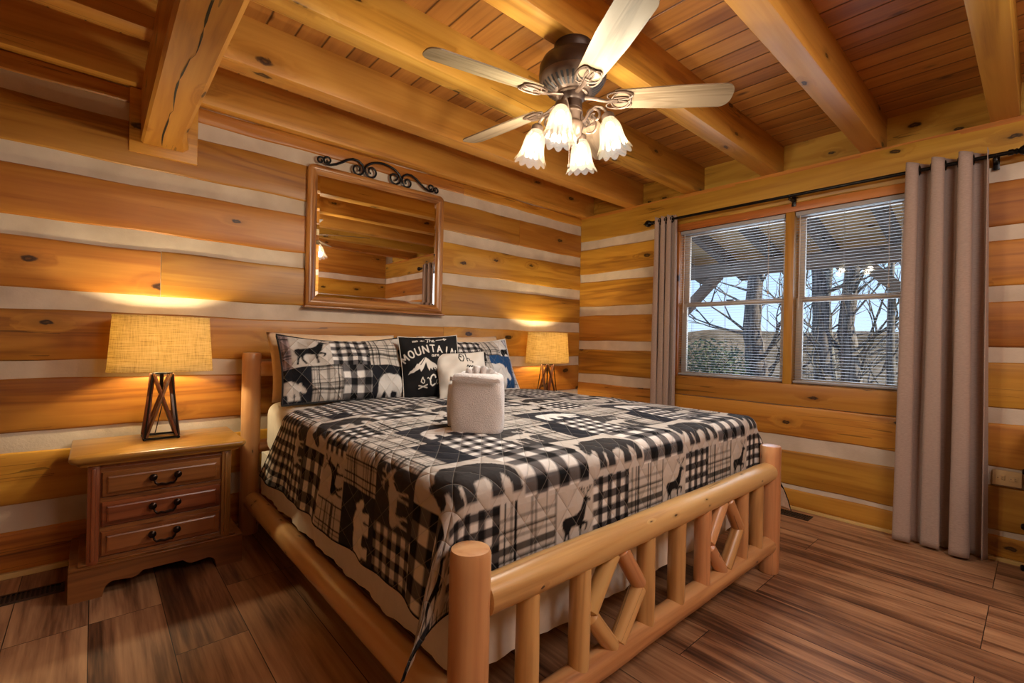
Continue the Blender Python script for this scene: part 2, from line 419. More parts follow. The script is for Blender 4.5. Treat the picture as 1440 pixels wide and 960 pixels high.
def vcol_mat(name, quilt=True, rough=.85):
    """colours come from the mesh's own colour attribute; stitched diamonds from its UVs"""
    t = NT(name)
    at = t.add('ShaderNodeVertexColor'); at.layer_name = 'Col'
    c = at.outputs['Color']
    if quilt:
        uv = t.add('ShaderNodeUVMap'); sp = t.add('ShaderNodeSeparateXYZ'); t.link(uv.outputs[0], sp.inputs[0])
        S_ = .095
        a = t.math('FRACT', t.math('DIVIDE', t.math('ADD', sp.outputs[0], t.math('MULTIPLY', sp.outputs[1], .8)), S_))
        b = t.math('FRACT', t.math('DIVIDE', t.math('SUBTRACT', sp.outputs[0], t.math('MULTIPLY', sp.outputs[1], .8)), S_))
        da = t.math('ABSOLUTE', t.math('SUBTRACT', a, .5)); db = t.math('ABSOLUTE', t.math('SUBTRACT', b, .5))
        d = t.math('MINIMUM', da, db)
        ln = t.ramp(d, [(0, (1, 1, 1, 1)), (.012, (.9, .9, .9, 1)), (.026, (0, 0, 0, 1))])
        c = t.mix(t.math('MULTIPLY', ln, .30), c, (.45, .42, .38, 1))
        h = t.math('POWER', t.math('MINIMUM', t.math('MULTIPLY', d, 2.6), 1.0), .5)
        tc = t.add('ShaderNodeTexCoord')
        wr = t.noise(tc.outputs['Object'], 26, 3)
        t.bump(t.math('ADD', h, t.math('MULTIPLY', wr, .45)), .75, .010)
    else:
        v = t.coords('Object', (120, 120, 120)); t.bump(t.noise(v, 1.0, 3), .2, .001)
    t.link(c, t.p.inputs['Base Color']); t.p.inputs['Roughness'].default_value = rough; t.p.inputs['Specular IOR Level'].default_value = .15
    return t.m
M['quilt'] = vcol_mat('patchwork_quilt_print')
M['printed'] = vcol_mat('printed_cushion', False)

# ------------------------------------------------------------------ camera (solved from the photograph's vanishing lines)
CAM = Vector((-3.9156, -3.3158, 1.2))
yaw, pitch, roll = math.radians(41.6356), math.radians(.028), math.radians(1.218)
fwd = Vector((math.sin(yaw)*math.cos(pitch), math.cos(yaw)*math.cos(pitch), math.sin(pitch)))
R0 = Vector((math.cos(yaw), -math.sin(yaw), 0)); U0 = R0.cross(fwd)
rt = math.cos(roll)*R0+math.sin(roll)*U0; up = -math.sin(roll)*R0+math.cos(roll)*U0
cd = bpy.data.cameras.new('camera'); cam = new_obj('camera', cd)
cd.sensor_fit = 'HORIZONTAL'; cd.sensor_width = 36; cd.lens = 661.1/1440*36; cd.clip_start = .02; cd.clip_end = 600
mw = Matrix((rt, up, -fwd)).transposed().to_4x4(); mw.translation = CAM
cam.matrix_world = mw; SC.camera = cam

# ------------------------------------------------------------------ room shell
ZC, ZB = 2.785, 2.546        # ceiling, underside of beams / top of the walls' top logs
WY0, WY1 = -1.06, -2.82      # window trim, outer edges
XL, YF = -5.6, -4.6          # far ends of the room
WZ0, WZ1 = .765, 2.285
def struct(o): o['kind'] = 'structure'; return o

b = B(); b.box(XL, .3, YF, .3, -.06, 0); struct(b.build('floor', M['floor'], smooth=False))
b = B(); b.box(XL-.2, .45, YF-.2, .4, ZC, ZC+.06); struct(b.build('ceiling', M['ceil'], smooth=False))

def hewn_log(parent, axis, a0, a1, z0, z1, mat, face=0.0, sgn=1, depth=.05, seed=0, name='log'):
    """squared log: axis 'x' -> face at y=face looking -y ; axis 'y' -> face at x=face looking -x ; sgn -1 flips"""
    rr = random.Random(seed*91+int(a0*100))
    n = max(2, int(abs(a1-a0)/.07))
    p1, p2, p3 = rr.random()*9, rr.random()*9, rr.random()*9
    prof = [(depth, 0, 0), (.010, 0, 0), (.003, .006, 0), (0, .016, 0), (0, .33, 1), (0, .66, 1), (0, -.016, 0), (.003, -.006, 0), (.010, 0, 2), (depth, 0, 2)]
    b = B(); rows = []
    h = z1-z0
    for i in range(n+1):
        a = a0+(a1-a0)*i/n
        e0 = .003*math.sin(a*5.1+p1)+.002*math.sin(a*13+p2); e1 = .003*math.sin(a*4.3+p3)+.002*math.sin(a*11+p1)
        row = []
        for k, (d, o, t) in enumerate(prof):
            if k < 4: z = z0+e0+o
            elif t == 1: z = z0+h*o
            else: z = z1+e1+(o if o < 0 else 0)
            dd = d+(.0022*math.sin(a*7+k*2+p2)+.0015*math.sin(a*17+k+p3) if t == 1 else 0)
            c = face+sgn*dd
            row.append(b.bm.verts.new((a, c, z) if axis == 'x' else (c, a, z)))
        rows.append(row)
    for i in range(n):
        for k in range(len(prof)-1):
            b.bm.faces.new((rows[i][k], rows[i+1][k], rows[i+1][k+1], rows[i][k+1]))
    b.bm.faces.new(rows[0]); b.bm.faces.new(rows[-1][::-1])
    return b.build(name, mat, parent, ang=30)

# back wall: chinking behind, logs in front
b = B(); b.box(XL-.1, .16, .012, .16, 0, ZC)
wb = struct(b.build('wall_back', M['chink'], smooth=False))
BL = [(.027, .22), (.351, .602), (.703, .965), (1.058, 1.312), (1.413, 1.668), (1.767, 2.019), (2.12, 2.362), (2.457, ZB)]
joints = {3: [-1.734], 4: [-3.639], 7: [-1.555], 1: [-2.4], 5: [-2.2], 6: [-.9]}
for i, (z0, z1) in enumerate(BL):
    xs = [XL]+joints.get(i, [])+[0.002]
    for k in range(len(xs)-1): hewn_log(wb, 'x', xs[k]+.0015, xs[k+1]-.0015, z0, z1, M['logx'], seed=i*3+k)
b = B(); b.box(XL, .13, .004, .03, ZB+.003, ZC); b.build('frieze_board', M['logx'], wb, smooth=False)
b = B(); b.box(-3.792, -3.478, -.012, .03, 2.195, ZB-.002, .006); b.build('bearing_block', M['beamx'], wb)
b = B(); b.box(XL, 0.0, -.016, .012, 0, .027, .003); struct(b.build('baseboard_back', M['basex'], smooth=False))

# window wall
b = B()
for y0, y1, z0, z1 in ((WY0, .3, 0, ZB), (YF, WY1, 0, ZB), (WY1, WY0, 0, WZ0), (WY1, WY0, WZ1, ZB)):
    b.box(.012, .16, y0, y1, z0, z1)
ww = struct(b.build('wall_right', M['chink'], smooth=False))
WL = [(.018, .141), (.174, .4286), (.536, .785), (.88, 1.138), (1.228, 1.489), (1.586, 1.846), (1.935, 2.193), (2.285, ZB)]
for i, (z0, z1) in enumerate(WL):
    if i == 7 or i < 2: segs = [(YF, .002)]
    elif i == 2: segs = [(YF, WY1-.002), (WY1+.002, WY0-.002), (WY0+.002, .002)]
    else: segs = [(YF, WY1-.002), (WY0+.002, .002)]
    for k, (y0, y1) in enumerate(segs):
        zz1 = WZ0-.004 if (i == 2 and k == 1) else z1
        hewn_log(ww, 'y', y0, y1, z0, zz1, M['logy'], seed=50+i*3+k)
b = B(); b.box(0.0, .16, YF, .3, ZB-.03, ZB); b.build('log_ledge', M['logy'], ww, smooth=False)
b = B(); b.box(.13, .2, YF, .3, ZB, ZC); b.build('frieze_board', M['beamy'], ww, smooth=False)
b = B(); b.box(-.016, .012, YF, 0.0, 0, .02, .003); struct(b.build('baseboard_right', M['base'], smooth=False))

# the walls behind and beside the camera (seen in the mirror)
for nm, ax in (('wall_front', 'x'), ('wall_left', 'y')):
    b = B()
    if ax == 'x': b.box(XL-.1, .16, YF-.15, YF-.012, 0, ZC)
    else: b.box(XL-.15, XL-.012, YF, .16, 0, ZC)
    w = struct(b.build(nm, M['chink'], smooth=False))
    for i, (z0, z1) in enumerate(WL):
        hewn_log(w, ax, XL if ax == 'x' else YF, 0 if ax == 'x' else 0, z0, z1 if i < 7 else ZC, M['logx' if ax == 'x' else 'logy'], face=YF if ax == 'x' else XL, sgn=-1, seed=90+i)

# beams
for k, y in enumerate((-.62, -1.245, -1.89, -2.535, -3.16, -3.79)):
    b = B(); b.box(XL, .128, y-.06, y+.06, ZB, ZC+.01, .006)
    o = struct(b.build('ceiling_beam', M['beamx']))
    o['label'] = ['ceiling beam nearest the headboard wall', 'second ceiling beam from the headboard wall', 'ceiling beam that carries the fan', 'ceiling beam just in front of the fan towards the curtained end of the window', 'ceiling beam cut off at the upper right corner', 'ceiling beam behind the camera'][k]
b = B(); b.box(XL, .128, -.065, .03, ZB+.001, ZC+.01, .006); o = struct(b.build('ceiling_beam', M['beamx'])); o['label'] = 'half beam lying along the top of the headboard wall'
def girder():
    b = B()
    x0, x1 = -3.742, -3.562
    n = 60
    def f(k):   # underside: slightly hewn, flares at the wall end
        return 0
    pro = []
    for i in range(n+1):
        y = .02+(YF-.02)*i/n
        fl = .035*math.exp(-((y+.0)/.16)**2)
        zb = 2.251+.002*math.sin(y*9)
        ring = [(x0, ZB+.02), (x0, zb+.012), (x0+.012, zb), (x1-.02+fl, zb), (x1+fl*1.1, zb+.02), (x1+fl*.8, zb+.12), (x1, ZB+.02)]
        pro.append([b.bm.verts.new((x, y, z)) for x, z in ring])
    for i in range(n):
        for k in range(6): b.bm.faces.new((pro[i][k], pro[i+1][k], pro[i+1][k+1], pro[i][k+1]))
        b.bm.faces.new((pro[i][6], pro[i+1][6], pro[i+1][0], pro[i][0]))
    b.bm.faces.new(pro[0]); b.bm.faces.new(pro[-1][::-1])
    o = struct(b.build('girder_beam', M['beamy'], ang=30)); o['label'] = 'thick girder with a long drying crack resting on the headboard wall'
    # drying crack along the underside
    c = B()
    pts = []
    for i in range(40):
        y = -.05-i*.05; x = -3.655+.016*math.sin(y*2.1)+.006*math.sin(y*9)+.010*((y*1.7) % 1)
        w = .0038*abs(math.sin(y*5.3))*(1 if (i % 9) else 0)+.0004
        pts.append((x, y, w))
    for (xa, ya, wa), (xb, yb, wb_) in zip(pts[:-1], pts[1:]):
        q = [c.bm.verts.new(p) for p in ((xa-wa, ya, 2.2475), (xa+wa, ya, 2.2475), (xb+wb_, yb, 2.2475), (xb-wb_, yb, 2.2475))]
        c.bm.faces.new(q)
    c.build('drying_crack', M['black'], o, smooth=False)
girder()

# ------------------------------------------------------------------ window: trim, sashes, glass, blinds
b = B()
b.box(-.004, .03, WY1, WY0, 2.222, WZ1, .003); struct(b.build('trim_1', M['trimy']))
b = B(); b.box(-.006, .03, WY1, WY0, WZ0+.003, .925, .003); struct(b.build('trim_2', M['trimy']))
WIN = [(-1.148, -2.014), (-2.074, -2.732)]
for k, (ya, yb) in enumerate(((WY0, -1.148), (-2.014, -2.074), (-2.732, WY1))):
    b = B(); b.box(-.003, .03, yb, ya, .925, 2.222, .003); struct(b.build('trim_%d' % (k+3), M['trimz']))
for k, (ya, yb) in enumerate(WIN):
    w = struct(new_obj('window_%d' % (k+1), None)); w.location = (.1, (ya+yb)/2, .93)
    def L(y, z, x=0): return (x-.1, y-(ya+yb)/2, z-.93)
    b = B()   # jamb lining
    hw = (ya-yb)/2
    for (y0, y1, z0, z1) in ((-hw-.01, -hw, 0, 1.292), (hw, hw+.01, 0, 1.292), (-hw, hw, -.012, 0), (-hw, hw, 1.292, 1.30)):
        b.box(-.07, .07, y0, y1, z0, z1)
    b.build('jamb', M['trimz'], w, smooth=False)
    for nm, z0, z1, xo in (('lower_sash', .0, .65, -.015), ('upper_sash', .62, 1.292, .02)):
        b = B(); s = .045
        b.box(xo-.014, xo+.014, -hw, -hw+s, z0, z1, .003); b.box(xo-.014, xo+.014, hw-s, hw, z0, z1, .003)
        b.box(xo-.0135, xo+.0135, -hw+s, hw-s, z0, z0+s*.8, .003); b.box(xo-.0135, xo+.0135, -hw+s, hw-s, z1-s*.8, z1, .003)
        f = b.build(nm, M['vinyl'], w)
        g = B(); g.box(xo-.002, xo+.002, -hw+s-.004, hw-s+.004, z0+.03, z1-.03)
        g.build('glass_pane', M['pane'], f, smooth=False)
    b = B(); b.box(-.05, -.028, -.03, .03, .652, .664, .003); b.build('sash_lock', M['bronze'], w)
def blind(ya, yb, label):
    t = thing('window_blind', label, 'blind', (.022, (ya+yb)/2, .935), group=None)
    hw = (ya-yb)/2-.006
    b = B(); b.box(-.016, .016, -hw, hw, 1.252, 1.283, .003); b.build('head_rail', M['blind'], t)
    b = B(); n = 0; z = .035
    while z < 1.245:
        tilt = .06
        q = []
        for j in range(5):
            xx = -.0125+.025*j/4; zz = z+.0014*(1-(2*j/4-1)**2)+tilt*xx
            q.append((b.bm.verts.new((xx, -hw+.002, zz)), b.bm.verts.new((xx, hw-.002, zz))))
        for j in range(4): b.bm.faces.new((q[j][0], q[j][1], q[j+1][1], q[j+1][0]))
        z += .0212
    b.build('slats', M['blind'], t)
    b = B(); b.box(-.013, .013, -hw, hw, .004, .02, .003); b.build('bottom_rail', M['blind'], t)
    b = B()
    for y in (-hw*.72, hw*.05, hw*.72):
        for x in (-.0125, .0125): b.tube([(x, y, .02), (x, y, 1.255)], .0009, 5)
    b.build('ladder_cords', M['blind'], t)
    b = B(); b.tube([(-.02, hw*.9, 1.25), (-.022, hw*.9, .55)], .0035, 6); b.build('tilt_wand', M['vinyl'], t)
    b = B(); b.tube([(-.02, -hw*.74, 1.25), (-.021, -hw*.74, .70)], .0016, 5); b.sphere((-.021, -hw*.74, .69), .007, (1, 1, 2), 8); b.build('pull_cord', M['vinyl'], t)
blind(*WIN[0], 'white slatted blind on the window nearest the bed corner')
blind(*WIN[1], 'white slatted blind on the window beside the gathered taupe curtain')

# ------------------------------------------------------------------ outside: porch, trees, hill
po = thing('porch', 'timber porch roof with rafters and braces outside the windows', 'porch', (2.2, -1.4, -.4)); struct(po)
def PL_(p): return Vector(p)-Vector((2.2, -1.4, -.4))
TPO = Matrix.Translation(-Vector((2.2, -1.4, -.4)))
sl = .24
def zr(x): return 2.29+sl*(2.3-x)
b = B()
vs = [PL_((x, y, zr(x)+dz+.14)) for dz in (0, .03) for x, y in ((.17, -6), (.17, 3), (3.0, 3), (3.0, -6))]
V = [b.bm.verts.new(v) for v in vs]
for f in ((0, 1, 2, 3), (4, 5, 6, 7), (0, 1, 5, 4), (1, 2, 6, 5), (2, 3, 7, 6), (3, 0, 4, 7)): b.bm.faces.new([V[i] for i in f])
b.build('roof_boards', M['porchroof'], po, smooth=False)
for y in (1.3, .7, .08, -.52, -1.1, -1.70, -2.30, -2.9, -3.5):
    b = B(); w_ = .05
    V = [b.bm.verts.new(PL_(p)) for p in ((.17, y-w_, zr(.17)), (.17, y+w_, zr(.17)), (2.95, y+w_, zr(2.95)), (2.95, y-w_, zr(2.95)), (.17, y-w_, zr(.17)+.14), (.17, y+w_, zr(.17)+.14), (2.95, y+w_, zr(2.95)+.14), (2.95, y-w_, zr(2.95)+.14))]
    for f in ((0, 1, 2, 3), (4, 5, 6, 7), (0, 1, 5, 4), (1, 2, 6, 5), (2, 3, 7, 6), (3, 0, 4, 7)): b.bm.faces.new([V[i] for i in f])
    b.build('rafter', M['porch'], po, smooth=False)
b = B(); b.box(2.22, 2.38, -6, 3, 2.12, 2.29, .01, M=TPO); b.build('header_beam', M['porchy'], po)
for y in (.55, -3.0):
    b = B(); b.box(2.22, 2.38, y-.08, y+.08, -.4, 2.12, .01, M=TPO); b.build('porch_post', M['porchy'], po)
for ya, yb in ((.45, -.45), (-2.9, -2.02)):
    b = B(); d = Vector((0, yb-ya, .9)); 
    Mx = TPO @ Matrix.Translation(Vector((2.3, ya, 1.25)))@d.to_track_quat('Z', 'X').to_matrix().to_4x4()
    b.box(-.06, .06, -.06, .06, 0, d.length, .008, M=Mx); b.build('brace', M['porchy'], po)
b = B(); b.box(.2, 2.6, -6, 3, -.06, 0, 0, M=TPO @ Matrix.Translation((0, 0, -.34))); b.build('porch_deck', M['porchy'], po, smooth=False)

def hill():
    b = B()
    xs = [2.6, 4, 6, 9, 13, 20, 30, 45, 70, 100, 140]; zs = [-.5, -.7, -1.0, -1.6, -2.6, -4, -5, -4, 0, 3.6, 5.0]
    ys = np.linspace(-90, 170, 50)
    V = [[b.bm.verts.new((x, y, z+(.6*math.sin(y*.07+x*.05)+.3*math.sin(y*.19+x))*min(1, x/60)*(1.6 if x > 90 else 1))) for y in ys] for x, z in zip(xs, zs)]
    for i in range(len(xs)-1):
        for j in range(len(ys)-1): b.bm.faces.new((V[i][j], V[i+1][j], V[i+1][j+1], V[i][j+1]))
    struct(b.build('hill', M['dirt']))
hill()
def tree(name_label, base, segs, r0, nb, seed):
    rr = random.Random(seed)
    t = thing('bare_tree', name_label, 'tree', base, group='bare trees outside the windows')
    b = B(); L = [Vector((0, 0, 0))]+[Vector(s) for s in segs]
    pts = []; rad = []
    for i in range(len(L)-1):
        for k in range(6):
            u = k/6; pts.append(L[i].lerp(L[i+1], u)+Vector((rr.uniform(-.012, .012), rr.uniform(-.012, .012), 0)))
    pts.append(L[-1]); rad = [r0*(1-.62*i/(len(pts)-1))*(1+.08*rr.uniform(-1, 1)) for i in range(len(pts))]
    b.tube(pts, rad, 10); b.build('trunk', M['bark'], t)
    b = B()
    def br(p, d, ln, r, lev):
        q = [p]; 
        for k in range(5):
            d = (d+Vector((rr.uniform(-.25, .25), rr.uniform(-.25, .25), rr.uniform(-.12, .22)))).normalized()
            q.append(q[-1]+d*ln/5)
            if lev > 0 and k > 0 and rr.random() < .75:
                br(q[-1], (d+Vector((rr.uniform(-.8, .8), rr.uniform(-.9, .9), rr.uniform(-.3, .6)))).normalized(), ln*.55, r*.55, lev-1)
        b.tube(q, [max(r*(1-.16*i), .004) for i in range(6)], 5)
    for k in range(nb):
        i = rr.randrange(len(pts)//4, len(pts))
        br(pts[i], Vector((rr.uniform(-.5, .5), rr.uniform(-1, 1), rr.uniform(.1, .8))).normalized(), rr.uniform(.8, 1.7), rad[i]*.20, 2)
    b.build('branches', M['bark'], t)
tree('thick trunked bare tree outside the window nearest the bed corner', (5.6, .30, -1.0), [(-.02, -.05, 1.5), (-.05, .1, 2.6), (.1, .0, 4.6)], .26, 14, 3)
tree('straight bare tree outside beside the mullion between the windows', (5.2, -1.0, -1.0), [(0, .08, 1.6), (.1, .22, 3.4), (.1, .2, 5)], .19, 10, 5)
tree('forked bare tree outside the middle of the curtained window', (5.4, -1.43, -1.0), [(0, .16, 1.6), (0, .26, 2.6), (.1, .1, 4.8)], .2, 16, 8)
tree('slender bare tree outside near the edge of the gathered curtain', (5.0, -1.84, -1.0), [(0, 0, 1.8), (0, .03, 3.2), (.1, .1, 5)], .075, 8, 12)
tree('pale bare tree far down the slope beyond the porch', (11, .3, -2.6), [(0, .1, 2.5), (0, .3, 5), (.1, .1, 8)], .16, 14, 21)
tree('dark leaning bare tree on the slope behind the forked one', (9, -2.4, -2.0), [(0, -.3, 2.5), (0, -.5, 5), (.1, -.8, 8)], .14, 14, 31)
def shrub(label, c, r, n, seed):
    rr = random.Random(seed); b = B()
    for i in range(n):
        d = Vector((rr.gauss(0, 1), rr.gauss(0, 1), rr.gauss(0, 1))).normalized()*r*(rr.random()**.4); d.z *= 1.1
        p = d; a = Vector((rr.gauss(0, 1), rr.gauss(0, 1), rr.gauss(0, .6))).normalized(); c2 = a.orthogonal().normalized()
        s = .05*rr.uniform(.6, 1.3)
        V = [b.bm.verts.new(p+a*s*x+c2*s*y*.35) for x, y in ((-1, 0), (0, -1), (1, 0), (0, 1))]
        b.bm.faces.new(V)
    for i in range(9):
        d = Vector((rr.gauss(0, .5), rr.gauss(0, .5), 1)).normalized()*r*.9
        b.tube([(0, 0, -r), d*.2, d], [.02, .014, .005], 5)
    o = b.build('evergreen_shrub', M['leaf'], smooth=False); o.location = c; tag(o, label, 'shrub')
M['leaf'] = plain('evergreen_leaf', (92, 104, 62), .8, var=.5)
shrub('loose evergreen shrub outside the lower left of the first window', (4.6, .75, .55), .75, 2600, 2)

# ------------------------------------------------------------------ curtains and rod
RX, RZ = -.10, 2.318
rodt = thing('curtain_rod', 'black metal curtain rod with ball finials above the windows', 'curtain rod', (RX, -2.07, RZ))
b = B(); b.tube([(0, 1.12, 0), (0, -1.11, 0)], .0115, 12); b.build('rod', M['rod'], rodt)
for s in (1, -1):
    b = B(); y = 1.12*s
    Mx = Matrix.Translation((0, y, 0)) @ Matrix.Rotation(-pi/2*s, 4, 'X')
    b.lathe([(0, -.01), (.016, -.01), (.017, .008), (.012, .014), (.018, .022), (.012, .03), (.02, .036), (.029, .052), (.031, .066), (.026, .082), (.012, .094), (.008, .104), (0, .118)], 18, M=Mx)
    b.build('finial', M['rod'], rodt)
for y in (1.07, 0, -1.06):
    b = B(); b.box(0, .094, y-.008, y+.008, -.03, -.013, .002); b.box(.088, .098, y-.014, y+.014, -.06, .02, .002); b.tube([(.004*math.cos(a)-.001+.012*math.sin(a), y, -.004+.014*-math.cos(a)) for a in np.linspace(-2, 2, 9)], .004, 6)
    b.box(-.008, .008, y-.006, y+.006, -.03, -.011, .001)
    b.build('bracket', M['rod'], rodt)
def curtain(label, y0, y1, waves, amp, ztop, zbot, seed, spread=0.0, phase=0.0):
    rr = random.Random(seed)
    t = thing('curtain', label, 'curtain', (RX, (y0+y1)/2, 0))
    b = B(); nu, nv = waves*28+1, 60; yc = (y0+y1)/2; ph2 = rr.random()*6
    def f(u, v):
        z = ztop+(zbot-ztop)*v
        k = u*waves*2*pi+phase
        s = math.sin(k)
        a = amp*(.9+.35*v*math.sin(u*7+ph2)) 
        x = -a*(abs(s)**.72)*(1 if s > 0 else -1)
        yy = y0+(y1-y0)*u+ .012*math.sin(2*k)*(1+v)
        yy = yc+(yy-yc)*(1+spread*v)
        x += .006*math.sin(v*9+u*13)*v
        zz = z+(0 if v < 1 else .004*math.sin(k))
        if v < .02: zz += .008*math.sin(k*2)
        return Vector((x, yy-yc, zz))
    b.grid(f, nu, nv)
    o = b.build('panel', M['curtain'], t, ang=80)
    sm = o.modifiers.new('s', 'SOLIDIFY'); sm.thickness = .003
    for i in range(waves*2):
        u = (i*pi-phase)/(waves*2*pi)
        if not 0.02 < u < .98: continue
        y = (y0+(y1-y0)*u)-yc
        g = B(); g.tube([(.026*math.cos(a), y, RZ+.026*math.sin(a)) for a in np.linspace(0, 2*pi, 24, endpoint=False)], .006, 6, closed=True)
        g.build('grommet', M['rod'], t)
curtain('narrow taupe curtain hanging at the bed side of the windows', -.975, -1.155, 3, .036, 2.352, .012, 4)
curtain('wide taupe curtain gathered at the far right of the windows', -2.745, -3.105, 3, .062, 2.362, .012, 9, spread=.10, phase=.35)

# ------------------------------------------------------------------ outlet and floor vents
t = thing('wall_outlet', 'tan outlet plate low on the log wall right of the wide curtain', 'outlet', (0, -3.198, .481))
b = B(); b.box(-.022, 0.004, -.058, .058, -.042, .042, .003); b.build('plate', M['plate'], t)
for y in (-.026, .026):
    b = B(); b.box(-.0245, -.021, y-.018, y+.018, -.014, .014, .003); s = b.build('socket', M['plate'], t)
    b = B()
    for dy, dz, h, w in ((-.007, .005, .004, .0012), (-.007, -.005, .004, .0012)): b.box(-.0252, -.0244, y+dy-h, y+dy+h, dz-w, dz+w)
    b.box(-.0252, -.0244, y+.008, y+.012, -.002, .002); b.build('slots', M['black'], s, smooth=False)
def floor_vent(label, x0, x1, y0, y1, along):
    t = thing('floor_vent', label, 'vent', ((x0+x1)/2, (y0+y1)/2, 0)); hx, hy = (x1-x0)/2, (y1-y0)/2
    b = B(); e = .014
    b.box(-hx, hx, -hy, -hy+e, 0, .006, .001); b.box(-hx, hx, hy-e, hy, 0, .006, .001); b.box(-hx, -hx+e, -hy+e, hy-e, 0, .006, .001); b.box(hx-e, hx, -hy+e, hy-e, 0, .006, .001)
    b.build('rim', M['vent'], t)
    b = B(); b.box(-hx+e, hx-e, -hy+e, hy-e, .0, .0012); b.build('opening', M['black'], t, smooth=False)
    b = B()
    L = hx if along == 'x' else hy
    n = int((2*L-2*e)/.016)
    for i in range(n):
        c = -L+e+.008+i*.016
        if along == 'x': b.box(c-.003, c+.003, -hy+e, hy-e, .001, .005)
        else: b.box(-hx+e, hx-e, c-.003, c+.003, .001, .005)
    b.build('louvers', M['vent'], t, smooth=False)
floor_vent('dark floor vent beside the near nightstand', -4.36, -4.0, -.325, -.215, 'x')
floor_vent('small floor vent by the window wall past the foot of the bed', -.20, -.08, -2.26, -1.96, 'y')

